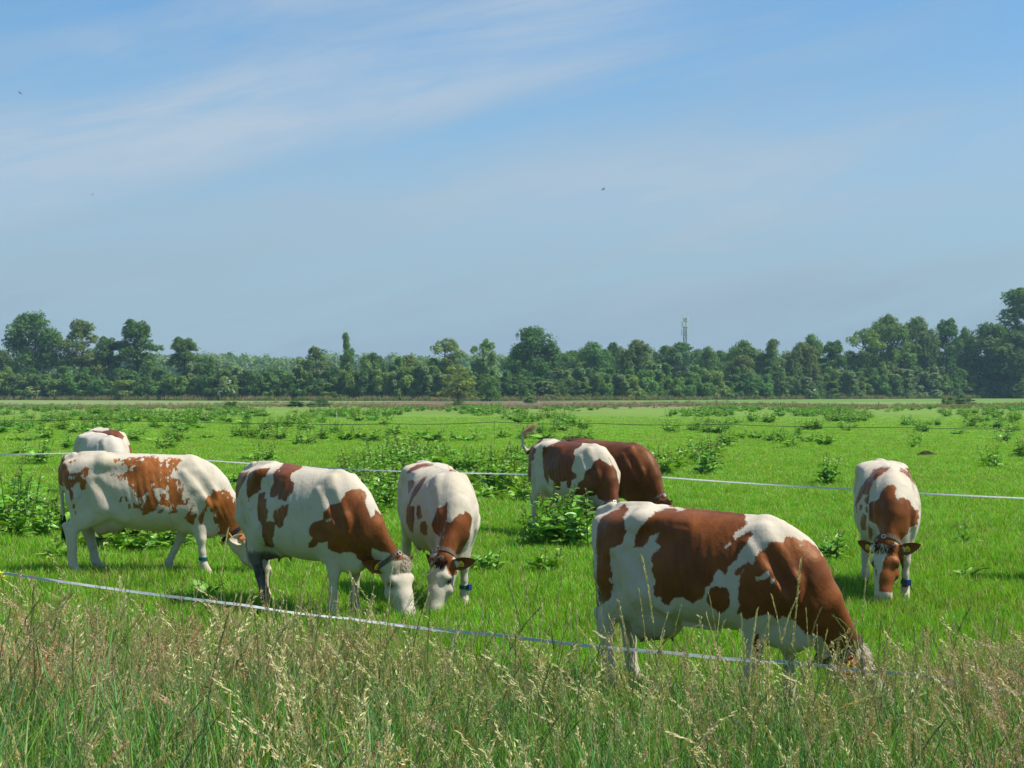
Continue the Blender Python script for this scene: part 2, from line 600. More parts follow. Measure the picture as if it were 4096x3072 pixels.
def make_cow(P):
    """P: dictionary describing one cow; returns the root object (its body mesh)"""
    h = P.get('h', 0.016)
    neck_yaw = math.radians(P.get('neck_yaw', 0))
    hx, hz = P.get('poll', (1.17, 0.50))              # where the poll sits, before the neck is swung sideways
    pitch = math.radians(P.get('head_pitch', 62))     # forehead line below the horizontal
    head_yaw = math.radians(P.get('head_yaw', P.get('neck_yaw', 0)))
    deep = P.get('belly', 0.0)
    st = [list(r) for r in TORSO]
    for r in st:
        r[2] -= deep * math.exp(-((r[0] - 0.05) / 0.4) ** 2)
        r[3] *= P.get('girth', 1.0)
    piv = np.array((0.60, 0, 0))

    def swing(p, f=1.0):
        q = np.array(p, float) - piv
        c, s = math.cos(neck_yaw * f), math.sin(neck_yaw * f)
        return np.array((q[0] * c - q[1] * s, q[0] * s + q[1] * c, q[2])) + piv

    poll = swing((hx, 0, hz))
    S = np.array((-math.sin(head_yaw), math.cos(head_yaw), 0))        # to the cow's left
    hf = np.array((math.cos(head_yaw), math.sin(head_yaw), 0))
    U = hf * math.cos(pitch) + np.array((0, 0, -1)) * math.sin(pitch)  # poll -> muzzle
    N = np.cross(U, S)                                                # out of the forehead
    if N[2] < 0: N = -N
    roll = math.radians(P.get('head_roll', 0))
    if roll:
        S = rot_axis(S, U, roll); N = rot_axis(N, U, roll)

    HS = P.get('head_size', 1.14)

    def hd(u, n, s=0.0):
        return poll + (U * u + N * n + S * s) * HS

    def hw(*r):
        return tuple(q * HS for q in r)

    hi_x = max(1.15, poll[0] + 0.55)
    yl = max(0.52, abs(poll[1]) + 0.45)
    tail_up = P.get('tail') == 'raised'
    fld = Field((-1.28 if tail_up else -1.12, -yl, -0.03), (hi_x, yl, 1.78 if tail_up else 1.55), h)
    fld.torso(st)
    # neck
    b0 = np.array((0.62, 0, 0.93))
    m1 = swing((0.62 + (hx - 0.70) * 0.50, 0, 0.93 + (hz - 0.85) * 0.46), 0.5)
    e1 = swing((hx - 0.115, 0, hz - 0.045), 1.0)
    fld.limb((0.60, 0, 1.00), b0, (0.19, 0.36), (0.175, 0.36), 0.10)
    fld.limb(b0, m1, (0.165, 0.345), (0.118, 0.235), 0.12)
    fld.limb(m1, e1, (0.118, 0.235), (0.096, 0.155), 0.08)
    fld.limb((0.50, 0, 1.315), swing((0.80, 0, 1.12), 0.3), (0.06, 0.09), (0.045, 0.10), 0.09)          # withers run into the crest
    # brisket and dewlap
    fld.chain([(0.78, 0, 0.80), (0.72, 0, 0.56), (0.48, 0, 0.56)], [(0.12, 0.16), (0.10, 0.12), (0.15, 0.08)], 0.10)
    fld.limb((0.74, 0, 0.52), m1 + np.array((-0.12, 0, -0.16)), (0.03, 0.08), (0.025, 0.05), 0.07)
    for s in (-1, 1):
        # hindquarters: hooks, pins, thurl, thigh, gaskin
        fld.limb((-0.46, 0.12 * s, 1.365), (-0.44, 0.210 * s, 1.325), (0.05, 0.05), (0.045, 0.045), 0.10, side=(1, 0, 0))
        fld.ball((-0.435, 0.222 * s, 1.315), (0.055, 0.032, 0.045), 0.09)
        fld.ball((-0.905, 0.085 * s, 1.275), (0.06, 0.05, 0.06), 0.05)
        fld.limb((-0.86, 0.10 * s, 1.28), (-0.46, 0.22 * s, 1.31), (0.05, 0.05), (0.05, 0.05), 0.08)
        fld.ball((-0.62, 0.20 * s, 1.17), (0.16, 0.075, 0.14), 0.10)
        f = P.get('legs', {})
        hxo = f.get('HL' if s > 0 else 'HR', 0.0)       # hind hoof, forward offset
        hyo = P.get('hind_y', 0.155) * s
        stifle = np.array((-0.40 + hxo * 0.15, 0.225 * s, 0.80))
        hock = np.array((-0.80 + hxo * 0.55, hyo, 0.53))
        fet = np.array((-0.765 + hxo * 0.95, hyo, 0.135))
        hoof = np.array((-0.705 + hxo, hyo, 0.045))
        fld.limb((-0.58, 0.165 * s, 1.08), stifle, (0.115, 0.21), (0.075, 0.11), 0.08)
        fld.chain([(-0.82, 0.12 * s, 1.17), (-0.73, 0.15 * s, 0.92), (-0.69 + hxo * .3, 0.155 * s, 0.70)],
                  [(0.10, 0.11), (0.105, 0.16), (0.075, 0.13)], 0.07)
        fld.limb(stifle + np.array((-0.06, -0.02 * s, -0.02)), hock + np.array((0.03, 0, 0.04)), (0.078, 0.140), (0.047, 0.078), 0.06)
        fld.limb(hock + np.array((-0.075, 0, 0.075)), hock + np.array((0, 0, -0.06)), (0.032, 0.044), (0.040, 0.060), 0.05)     # point of hock
        fld.chain([hock, (hock + fet) / 2, fet], [(0.050, 0.074), (0.040, 0.055), (0.043, 0.053)], 0.03)
        fld.limb(fet, hoof, (0.040, 0.046), (0.046, 0.058), 0.025)
        fld.limb(hoof + np.array((-0.02, 0, -0.02)), hoof + np.array((0.05, 0, -0.03)), (0.052, 0.03), (0.045, 0.022), 0.015)
        # forequarter
        fxo = f.get('FL' if s > 0 else 'FR', 0.0)
        fy = P.get('fore_y', 0.135) * s
        elbow = np.array((0.55 + fxo * 0.15, 0.165 * s, 0.73))
        knee = np.array((0.60 + fxo * 0.60, fy, 0.425))
        ffet = np.array((0.585 + fxo * 0.95, fy, 0.13))
        fhoof = np.array((0.625 + fxo, fy, 0.045))
        fld.limb((0.50, 0.135 * s, 1.27), (0.76, 0.19 * s, 0.95), (0.055, 0.13), (0.07, 0.115), 0.07)   # shoulder blade
        fld.ball((0.815, 0.185 * s, 0.93), (0.07, 0.05, 0.085), 0.06)                                   # point of shoulder
        fld.limb((0.78, 0.185 * s, 0.90), elbow, (0.065, 0.115), (0.062, 0.10), 0.06)
        fld.limb((0.585, 0.195 * s, 1.02), (0.54, 0.195 * s, 0.80), (0.05, 0.09), (0.05, 0.085), 0.07)   # triceps
        fld.limb(elbow + np.array((0.02, 0, 0.02)), knee, (0.075, 0.110), (0.047, 0.056), 0.06)
        fld.ball(knee + np.array((0.006, 0, 0.0)), (0.048, 0.046, 0.062), 0.03)
        fld.chain([knee, (knee + ffet) / 2, ffet], [(0.043, 0.048), (0.036, 0.041), (0.044, 0.048)], 0.03)
        fld.limb(ffet, fhoof, (0.040, 0.045), (0.048, 0.056), 0.025)
        fld.limb(fhoof + np.array((-0.02, 0, -0.02)), fhoof + np.array((0.045, 0, -0.03)), (0.052, 0.03), (0.046, 0.022), 0.015)
        # hollow of the flank and behind the shoulder
        fld.ball((-0.21, 0.40 * s, 1.21), (0.17, 0.075, 0.085), 0.13, cut=True)
        fld.ball((0.37, 0.42 * s, 0.98), (0.07, 0.10, 0.26), 0.07, cut=True)
        # crease between shoulder and neck, groove behind the thigh muscle, loose fold at the elbow
        fld.limb((0.66, 0.235 * s, 1.20), (0.90, 0.235 * s, 0.80), (0.022, 0.05), (0.022, 0.05), 0.05, cut=True)
        fld.limb((0.45, 0.325 * s, 1.22), (0.42, 0.375 * s, 0.88), (0.05, 0.045), (0.05, 0.05), 0.06, cut=True)
        fld.limb((-0.50, 0.315 * s, 1.10), (-0.27, 0.335 * s, 0.82), (0.030, 0.035), (0.035, 0.04), 0.07, cut=True)
        fld.limb((-0.66, 0.29 * s, 1.02), (-0.62, 0.285 * s, 0.80), (0.035, 0.03), (0.03, 0.03), 0.06, cut=True)
        fld.limb((0.48, 0.23 * s, 1.22), (0.62, 0.245 * s, 1.02), (0.020, 0.03), (0.024, 0.035), 0.05)      # spine of the shoulder blade
        fld.limb((0.18, 0.12 * s, 0.56), (-0.12, 0.13 * s, 0.565), (0.018, 0.018), (0.016, 0.016), 0.025)   # milk vein
        # fold from stifle to belly
        fld.limb(stifle + np.array((0.06, -0.02 * s, 0.0)), (-0.16, 0.25 * s, 0.68), (0.03, 0.07), (0.02, 0.04), 0.07)
    # spine and tail head
    for i in range(11):
        x = -0.34 + i * 0.092
        z = np.interp(x, [r[0] for r in st], [r[1] for r in st])
        fld.ball((x, 0, z - 0.022), (0.045, 0.020, 0.030), 0.035)
    fld.limb((-0.50, 0, 1.425), (-0.76, 0, 1.42), (0.035, 0.035), (0.03, 0.035), 0.06)
    for s in (-1, 1):        # edge of the loin
        fld.limb((-0.42, 0.17 * s, 1.345), (-0.02, 0.14 * s, 1.32), (0.06, 0.035), (0.06, 0.02), 0.12)
    # udder
    u = P.get('udder', 1.0)
    if u:
        ud_z = -0.16 * (u - 1)
        fld.ball((-0.43, 0, 0.67 + ud_z), (0.22, 0.165 * u, 0.175 * u), 0.07)
        fld.ball((-0.50, 0.065, 0.60 + ud_z), (0.11, 0.08, 0.125 * u), 0.05)
        fld.ball((-0.50, -0.065, 0.60 + ud_z), (0.11, 0.08, 0.125 * u), 0.05)
        fld.ball((-0.34, 0.06, 0.615 + ud_z), (0.10, 0.075, 0.105 * u), 0.05)
        fld.ball((-0.34, -0.06, 0.615 + ud_z), (0.10, 0.075, 0.105 * u), 0.05)
        for tx in (-0.53, -0.33):
            for ty in (-0.07, 0.07):
                z0 = 0.52 - (0.125 * u - 0.125) + ud_z
                fld.limb((tx, ty, z0), (tx, ty * 1.05, z0 - 0.055), (0.017, 0.017), (0.013, 0.013), 0.02)
    # tail
    if tail_up:
        tp = P['tail_pts']
    else:
        tp = [(-0.84, 0, 1.405), (-0.945, 0, 1.36), (-0.985, 0, 1.24), (-0.99, 0.01, 1.0), (-0.975, 0.015, 0.75), (-0.965, 0.02, 0.60)]
    tr = [0.045, 0.042, 0.034, 0.027, 0.023, 0.021][:len(tp)]
    tr += [0.02] * (len(tp) - len(tr))
    fld.chain(tp, [(r, r) for r in tr], 0.03)
    # head
    fld.chain([hd(0.03, -0.085), hd(0.17, -0.088), hd(0.30, -0.078), hd(0.44, -0.072)],
              [hw(0.100, 0.085), hw(0.114, 0.092), hw(0.086, 0.078), hw(0.076, 0.064)], 0.04, side=S)
    fld.limb(hd(0.43, -0.074), hd(0.500, -0.080), hw(0.078, 0.062), hw(0.086, 0.060), 0.025, side=S)       # muzzle
    fld.chain([hd(0.11, -0.155), hd(0.24, -0.165), hd(0.36, -0.135), hd(0.475, -0.125)],
              [hw(0.082, 0.080), hw(0.068, 0.062), hw(0.050, 0.045), hw(0.058, 0.036)], 0.045, side=S)          # jaw
    fld.limb(hd(-0.01, -0.06, -0.04), hd(-0.01, -0.06, 0.04), hw(0.06, 0.055), hw(0.06, 0.055), 0.05, side=U)   # poll
    fld.limb(hd(0.08, -0.145), e1 + (e1 - poll) * 0.2, (0.095, 0.12), (0.10, 0.145), 0.06, side=S)           # throat
    for s in (-1, 1):
        fld.ball(hd(0.165, -0.050, 0.096 * s), 0.040 * HS, 0.03)            # brow
        fld.ball(hd(0.26, -0.140, 0.076 * s), hw(0.055, 0.045, 0.055), 0.04)   # cheek
        fld.limb(hd(0.24, -0.085, 0.088 * s), hd(0.35, -0.092, 0.066 * s), hw(0.016, 0.016), hw(0.012, 0.012), 0.03)   # facial crest
        fld.ball(hd(0.202, -0.080, 0.121 * s), 0.024 * HS, 0.018, cut=True)    # eye socket
        fld.ball(hd(0.515, -0.048, 0.054 * s), 0.020 * HS, 0.012, cut=True)   # nostril
        fld.limb(hd(0.045, -0.095, 0.08 * s), hd(0.035, -0.10, 0.135 * s), hw(0.045, 0.045), hw(0.035, 0.035), 0.04, side=U)
        fld.limb(hd(0.30, -0.108, 0.09 * s), hd(0.44, -0.105, 0.085 * s), (0.006, 0.012), (0.006, 0.012), 0.03, side=S, cut=True)   # hollow along the jaw
    fld.limb(hd(0.535, -0.108, -0.06), hd(0.535, -0.108, 0.06), (0.005, 0.014), (0.005, 0.014), 0.010, side=U, cut=True)   # mouth
    V, F = fld.surface()
    V = relax(V, F, 3, 0.5)
    # keep the largest connected piece only matters little; displacement: ribs and loose skin
    X, Y, Z = V[:, 0], V[:, 1], V[:, 2]
    rib = np.exp(-((X - 0.10) / 0.24) ** 2) * np.exp(-((Z - 1.02) / 0.20) ** 2) * (np.abs(Y) > 0.12)
    V[:, 1] += np.sign(Y) * rib * 0.0036 * np.sin((X + 0.25 * (Z - 1.0)) * 2 * math.pi / 0.085)
    nk = np.exp(-((X - 0.86) / 0.13) ** 2) * np.exp(-((Z - 0.72) / 0.22) ** 2)
    V[:, 1] += np.sign(Y) * nk * 0.003 * np.sin((X * 0.93 + Z * 0.35) * 2 * math.pi / 0.06)
    nb = len(V)
    # ears, joined into the body mesh
    eV, eF = leaf_ear(0.23, 0.125)
    parts_V, parts_F, ear_ids = [V], [F], []
    ear_fr = {}
    for s in (-1, 1):
        ax = S * s * math.cos(P.get('ear_back', 0.35)) - U * math.sin(P.get('ear_back', 0.35)) * 0.75 - N * 0.25
        if 'ear_droop' in P: ax = ax + np.array((0, 0, -P['ear_droop']))
        ax /= np.linalg.norm(ax)
        opn = N * 0.85 + U * 0.45 + np.array((0, 0, -0.15))
        opn -= ax * opn.dot(ax); opn /= np.linalg.norm(opn)
        wy = np.cross(opn, ax)
        org = hd(0.035, -0.10, 0.105 * s)
        q = org + eV[:, :1] * ax + eV[:, 1:2] * wy + eV[:, 2:3] * opn
        base = sum(len(a) for a in parts_V)
        parts_V.append(q)
        ear_ids.append((base, base + len(q)))
        f = np.array(eF) + base
        parts_F.append(f)
        ear_fr[s] = (org, ax, wy, opn)
    V = np.concatenate(parts_V); F = np.concatenate(parts_F)
    X, Y, Z = V[:, 0], V[:, 1], V[:, 2]
    # coat pattern: polygons in the cow's own frame, seen along the direction `view` (degrees from its nose, to its right)
    va = math.radians(P.get('view', 90))
    q = X * math.sin(va) - (-Y) * math.cos(va)          # across
    # q: coordinate along the picture plane for a viewer standing at angle `view` from the nose towards the cow's right
    patch = np.full(len(V), -0.5)
    for sign, poly in P.get('patches', ()):
        sd = poly_sd(q, Z, poly)
        patch = np.maximum(patch, sd) if sign > 0 else np.minimum(patch, -sd)
    if P.get('all_brown'):
        patch[:] = 0.5
    for lo, hi in ear_ids:
        patch[lo:hi] = P.get('ear_patch', 0.3)
    for s, rx in P.get('blobs', ()):                     # extra ellipsoid patches in 3-D: (sign, (cx,cy,cz,rx,ry,rz))
        k = np.sqrt(((X - rx[0]) / rx[3]) ** 2 + ((Y - rx[1]) / rx[4]) ** 2 + ((Z - rx[2]) / rx[5]) ** 2)
        sd = (1 - k) * min(rx[3:])
        patch = np.maximum(patch, sd) if s > 0 else np.minimum(patch, -sd)
    pink = np.zeros(len(V))
    if u:
        ud = np.sqrt(((X + 0.43) / 0.20) ** 2 + (Y / 0.17) ** 2 + ((Z - 0.58 - ud_z) / 0.17) ** 2)
        pink = np.maximum(pink, np.clip((1.12 - ud) / 0.3, 0, 1) * 0.55)
        pink = np.maximum(pink, np.where((Z < 0.50 + ud_z) & (ud < 1.4) & (np.abs(Y) < .12), 0.95, 0))
    W = V - poll
    hu, hn, hs = W @ U / HS, W @ N / HS, W @ S / HS
    nose = np.clip((hu - 0.465) / 0.03, 0, 1) * np.clip((0.62 - hu) / .02, 0, 1) * (hn > -0.125) * (np.abs(hs) < .12)
    pink = np.maximum(pink, nose * 0.75)
    dirt = np.clip((0.50 - Z) / 0.5, 0, 1) * P.get('dirt', 0.5) * (X < 1.0)
    dirt += P.get('rump_dirt', 0.2) * np.exp(-((X + 0.62) / 0.25) ** 2) * np.exp(-((Z - 0.9) / .3) ** 2)
    if 'mud_leg' in P:
        for sd_, lev in P['mud_leg'].items():
            on = (Y < 0) if sd_ == 'HR' else (Y > 0)
            dirt = np.where((X < -0.3) & on & (Z < 0.72), np.maximum(dirt, lev * np.clip((0.78 - Z) / 0.35, 0, 1)), dirt)
    dirt = np.where(np.abs(hn + .1) + np.abs(hs) + np.abs(hu - .25) < 0.45, dirt * 0.25, dirt)
    darka = np.zeros(len(V))
    for s in (-1, 1):
        ew = np.sqrt((hu - 0.195) ** 2 + (hn + 0.075) ** 2 + (hs - s * 0.10) ** 2)
        darka = np.maximum(darka, np.clip((0.055 - ew) / 0.03, 0, 1) * 0.9)
    me = fast_mesh('cow', V, F, P['mat'], True)
    for nm, a in (('patch', patch), ('pink', pink), ('dirt', dirt), ('dark', darka)):
        fattr(me, nm, a)
    fattr(me, 'rest', V + np.array(P.get('seed', (0, 0, 0))), 'FLOAT_VECTOR')
    root = bpy.data.objects.new('cow', me)
    put(root)
    sc = P.get('scale', 1.0)
    root.location = P['loc']
    root.rotation_euler = (0, math.radians(P.get('tilt', 0)), math.radians(P['heading']))
    root.scale = (sc, sc, sc)
    tag(root, P['label'], 'cow', 'cows grazing in the meadow')
    root['frame'] = 0
    del root['frame']
    # eyes
    for s in (-1, 1):
        c = hd(0.192, -0.079, 0.104 * s)
        vs, fs = [], []
        R, n1_, n2_ = 0.0245, 8, 10
        for i in range(n1_ + 1):
            for j in range(n2_):
                a, b_ = math.pi * i / n1_, 2 * math.pi * j / n2_
                vs.append(c + R * np.array((math.sin(a) * math.cos(b_), math.sin(a) * math.sin(b_), math.cos(a))))
        for i in range(n1_):
            for j in range(n2_):
                fs.append((i * n2_ + j, (i + 1) * n2_ + j, (i + 1) * n2_ + (j + 1) % n2_, i * n2_ + (j + 1) % n2_))
        mesh_obj('eye', vs, fs, M['eye'], root, True)
    # ear tags
    for s in P.get('tags', (-1, 1)):
        org, ax, wy, opn = ear_fr[s]
        c = org + ax * 0.085 + opn * 0.012
        dn = np.array((0, 0, -1.0)); dn = dn - opn * dn.dot(opn); dn /= np.linalg.norm(dn)
        sd2 = np.cross(opn, dn)
        prof = [(-.012, -.026), (.012, -.026), (.014, -.012), (.028, -.004), (.028, .034), (-.028, .034), (-.028, -.004), (-.014, -.012)]
        vs = [c + sd2 * a + dn * b_ + opn * t for t in (0.004, 0.0085) for a, b_ in prof]
        n_ = len(prof)
        fs = [tuple(range(n_ - 1, -1, -1)), tuple(range(n_, 2 * n_))] + [(i, (i + 1) % n_, n_ + (i + 1) % n_, n_ + i) for i in range(n_)]
        t_ = mesh_obj('ear_tag', vs, fs, M['tag_yellow'], root)
        st_v, st_f = [], []
        for row in range(3):
            for q_ in range(3 - row % 2):
                a0 = -.019 + q_ * .014 + (row % 2) * .004
                b0_ = .004 + row * .009
                i0 = len(st_v)
                st_v += [c + sd2 * a + dn * b_ + opn * 0.0092 for a, b_ in ((a0, b0_), (a0 + .010, b0_), (a0 + .010, b0_ + .005), (a0, b0_ + .005))]
                st_f.append((i0, i0 + 1, i0 + 2, i0 + 3))
        mesh_obj('print', st_v, st_f, M['ink'], t_)
    # collar: a strap laid round the neck by casting rays inwards
    if P.get('collar', True):
        from mathutils.bvhtree import BVHTree
        bv = BVHTree.FromPolygons([Vector(v) for v in V[:nb]], [tuple(f) for f in parts_F[0].tolist()])
        cc = e1 * (1 - P.get('collar_t', 0.10)) + m1 * P.get('collar_t', 0.10) + np.array((0, 0, 0.015))
        nd = m1 - e1
        nd = nd / np.linalg.norm(nd)
        ca = S - nd * S.dot(nd); ca /= np.linalg.norm(ca)
        cb = np.cross(nd, ca)
        if cb[2] < 0: cb = -cb
        nseg, wdt = 40, 0.021
        vs, fs = [], []
        radii = []
        for i in range(nseg):
            a = 2 * math.pi * i / nseg
            rd = ca * math.cos(a) + cb * math.sin(a)
            hit = bv.ray_cast(Vector(cc + rd * 0.6), Vector(-rd), 0.6)
            radii.append(0.6 - hit[3] if hit[0] is not None else 0.15)
        top_r = float(np.median(radii)) * 1.32
        for i in range(nseg):
            a = 2 * math.pi * i / nseg
            rd = ca * math.cos(a) + cb * math.sin(a)
            sag = 0.03 * max(0.0, -math.sin(a)) ** 2
            for wv in (-wdt, wdt):
                o_ = cc + nd * wv
                hit = bv.ray_cast(Vector(o_ + rd * 0.6), Vector(-rd), 0.6)
                r_ = 0.6 - hit[3] if hit[0] is not None else 0.15
                r_ = min(max(r_, 0.06), top_r) + 0.004 + sag
                vs.append(o_ + rd * r_); vs.append(o_ + rd * (r_ + 0.006))
        for i in range(nseg):
            a0, b0_ = i * 4, ((i + 1) % nseg) * 4
            fs += [(a0 + 1, a0 + 3, b0_ + 3, b0_ + 1), (a0, b0_, b0_ + 2, a0 + 2), (a0, a0 + 1, b0_ + 1, b0_), (a0 + 2, b0_ + 2, b0_ + 3, a0 + 3)]
        strap = mesh_obj('collar', vs, fs, M[P.get('strap', 'strap')], root, False)
        low = np.array(vs[int(nseg * 0.75) * 4 + 1])
        # loose strap end and buckle on top
        topi = int(nseg * 0.25) * 4
        tp_ = np.array(vs[topi + 1])
        bq = [merge([box(0, 0, 0, .05, .012, .012), box(0, 0, .044, .05, .012, .012), box(-.024, 0, .022, .010, .012, .05), box(.024, 0, .022, .010, .012, .05)])]
        bv_, bf_ = bq[0]
        bv_ = [tp_ + ca * (p[0] * .75) + nd * ((p[2] - .022) * .75) + cb * (p[1] + .008) for p in bv_]
        mesh_obj('buckle', bv_, bf_, M['steel'], strap)
        if P.get('weight', True):
            bv_, bf_ = box(0, 0, 0, 0.075, 0.05, 0.032)
            bv_ = [low + ca * p[0] + nd * p[1] - cb * (p[2] + 0.012) for p in bv_]
            mesh_obj('collar_sensor', bv_, bf_, M['tag_orange'], strap)
        for aa, txt in P.get('number', ()):
            i = int(nseg * aa) * 4
            c_ = (np.array(vs[i + 1]) + np.array(vs[i + 3])) / 2
            rd = c_ - cc; rd -= nd * rd.dot(nd); rd /= np.linalg.norm(rd)
            tg = np.cross(nd, rd)
            sz = 0.058
            pv = [c_ + tg * a + nd * b_ + rd * t for t in (0.002, 0.010) for a, b_ in ((-sz * .62, -sz / 2), (sz * .62, -sz / 2), (sz * .62, sz / 2), (-sz * .62, sz / 2))]
            pl = mesh_obj('number_plate', pv, [(0, 3, 2, 1), (4, 5, 6, 7), (0, 1, 5, 4), (1, 2, 6, 5), (2, 3, 7, 6), (3, 0, 4, 7)], M['tag_orange'], strap)
            cu = bpy.data.curves.new('digit', 'FONT'); cu.body = txt; cu.size = 0.062; cu.align_x = 'CENTER'; cu.align_y = 'CENTER'; cu.extrude = 0.0005
            tmp = bpy.data.objects.new('digit', cu); COL.objects.link(tmp)
            dg = bpy.context.evaluated_depsgraph_get()
            dm = bpy.data.meshes.new_from_object(tmp.evaluated_get(dg))
            bpy.data.objects.remove(tmp); bpy.data.curves.remove(cu)
            # upright reading: text x runs along the picture's right as seen from outside
            ex, ey = P.get('digit_axes', (1, 1))
            R_ = np.array([tg * ex, nd * ey, rd]).T if P.get('digit_swap', False) is False else np.array([nd * ex, tg * ey, rd]).T
            co = np.array([v.co for v in dm.vertices])
            co = c_ + rd * 0.0118 + co @ R_.T
            for v, c3 in zip(dm.vertices, co): v.co = c3
            dm.materials.append(M['ink'])
            od = bpy.data.objects.new('digit', dm); put(od, pl)
    # leg band
    for leg in P.get('bands', ()):
        s = 1 if leg[1] == 'L' else -1
        fxo = P.get('legs', {}).get(leg, 0.0)
        knee = np.array((0.60 + fxo * 0.60, P.get('fore_y', 0.135) * s, 0.425)); ffet = np.array((0.585 + fxo * 0.95, P.get('fore_y', 0.135) * s, 0.13))
        c = ffet + (knee - ffet) * 0.24
        vs, fs, ns = [], [], 18
        for i in range(ns):
            a = 2 * math.pi * i / ns
            for zz in (-0.02, 0.02):
                for rr in (0.047, 0.0535):
                    vs.append(c + np.array((math.cos(a) * rr, math.sin(a) * rr * 0.96, zz)))
        for i in range(ns):
            a, b_ = i * 4, ((i + 1) % ns) * 4
            fs += [(a + 1, b_ + 1, b_ + 3, a + 3), (a, a + 2, b_ + 2, b_), (a, b_, b_ + 1, a + 1), (a + 2, a + 3, b_ + 3, b_ + 2)]
        bo = mesh_obj('leg_band', vs, fs, M['band_green'], root)
        av = math.radians(P.get('band_sensor', 60))
        oc = c + np.array((math.cos(av), math.sin(av), 0)) * 0.066
        bv_, bf_ = box(0, 0, 0, 0.028, 0.05, 0.062)
        bv_ = [oc + np.array((p[0] * math.cos(av) - p[1] * math.sin(av), p[0] * math.sin(av) + p[1] * math.cos(av), p[2])) for p in bv_]
        mesh_obj('sensor', bv_, bf_, M['sensor_blue'], bo)
    # hair: tail switch and the tuft between the ears
    def hairs(name, seeds, mat, width=0.0035):
        vs, fs = [], []
        for pts in seeds:
            pts = [np.array(p) for p in pts]
            sdv = NP.normal(size=3); sdv /= np.linalg.norm(sdv)
            n_ = len(pts)
            i0 = len(vs)
            for i, p in enumerate(pts):
                w_ = width * (1 - 0.8 * i / (n_ - 1))
                vs.append(p - sdv * w_); vs.append(p + sdv * w_)
            for i in range(n_ - 1):
                fs.append((i0 + 2 * i, i0 + 2 * i + 1, i0 + 2 * i + 3, i0 + 2 * i + 2))
        return mesh_obj(name, vs, fs, mat, root, True)
    tend = np.array(tp[-1]); td = np.array(tp[-1]) - np.array(tp[-2]); td = td / np.linalg.norm(td)
    sd = []
    for i in range(170):
        o_ = tend - td * NP.uniform(-0.02, 0.12) + NP.normal(size=3) * 0.010
        jit = NP.normal(size=3) * 0.16
        L_ = NP.uniform(0.12, 0.24)
        cur = [o_]
        dcur = td + jit * 0.6
        for j in range(4):
            dcur = dcur + (np.array((0, 0, -0.25)) if not tail_up else np.array(P.get('switch_bend', (0.3, 0, 0))))
            dcur /= np.linalg.norm(dcur)
            cur.append(cur[-1] + dcur * L_ / 4)
        sd.append(cur)
    hairs('tail_switch', sd, M[P.get('switch', 'hair_white')], 0.009)
    if P.get('tuft', True):
        sd = []
        tl = P.get('tuft_len', 0.07)
        for i in range(P.get('tuft_n', 420)):
            a, r_ = NP.uniform(0, 2 * math.pi), math.sqrt(NP.uniform(0, 1))
            o_ = hd(0.025 + r_ * math.cos(a) * 0.060, -0.008 - 0.03 * r_ * r_, r_ * math.sin(a) * 0.075)
            sp = S * math.sin(a) * 0.5 * r_ + U * (0.25 + 0.5 * r_ * math.cos(a))
            d_ = N * 0.9 + sp * 1.1 + NP.normal(size=3) * 0.16
            cur = [o_]
            for j in range(4):
                d_ = d_ + U * 0.20 - N * 0.16 + np.array((0, 0, -.06))
                d_ /= np.linalg.norm(d_)
                cur.append(cur[-1] + d_ * tl * NP.uniform(.8, 1.2) / 4)
            sd.append(cur)
        hairs('poll_hair', sd, M[P.get('tuft_mat', 'hair_white')], 0.010)
    return root


M = {}
M['eye'], _, _b = principled('eye', (0.008, 0.005, 0.004), 0.08, 0.6)
M['tag_yellow'] = worn('tag_yellow', (0.78, 0.58, 0.02), 0.45, 0.4)
M['tag_orange'] = worn('tag_orange', (0.80, 0.36, 0.01), 0.45, 0.4)
M['ink'] = worn('ink', (0.02, 0.018, 0.015), 0.6)
M['strap'] = worn('strap', (0.15, 0.115, 0.080), 0.8, 0.2, amount=0.5, scale=60)
M['strap_black'] = worn('strap_black', (0.022, 0.018, 0.015), 0.7, 0.3, amount=0.4, scale=60)
M['steel'] = worn('steel', (0.35, 0.34, 0.32), 0.45, 0.5, 0.8)
M['band_green'] = worn('band_green', (0.005, 0.10, 0.09), 0.55, 0.3)
M['sensor_blue'] = worn('sensor_blue', (0.012, 0.035, 0.16), 0.4, 0.4)
M['hair_white'] = worn('hair_white', (0.70, 0.62, 0.48), 0.75, 0.2, amount=0.25, scale=8)
M['hair_brown'] = worn('hair_brown', (0.09, 0.030, 0.013), 0.7, 0.25, amount=0.3, scale=8)
M['hair_dark'] = worn('hair_dark', (0.05, 0.032, 0.024), 0.7, 0.25, amount=0.3, scale=8)
M['hair_tan'] = worn('hair_tan', (0.80, 0.60, 0.36), 0.7, 0.25, amount=0.3, scale=8)


for nm in ('hair_white', 'hair_brown', 'hair_tan'):       # thin hair lets light through
    nt_ = M[nm].node_tree
    pb = nt_.nodes['Principled BSDF']
    tl, mx = nt_.nodes.new('ShaderNodeBsdfTranslucent'), nt_.nodes.new('ShaderNodeMixShader')
    nt_.links.new(pb.inputs['Base Color'].links[0].from_socket, tl.inputs['Color'])
    mx.inputs[0].default_value = 0.5
    nt_.links.new(pb.outputs[0], mx.inputs[1]); nt_.links.new(tl.outputs[0], mx.inputs[2])
    nt_.links.new(mx.outputs[0], nt_.nodes['Material Output'].inputs['Surface'])
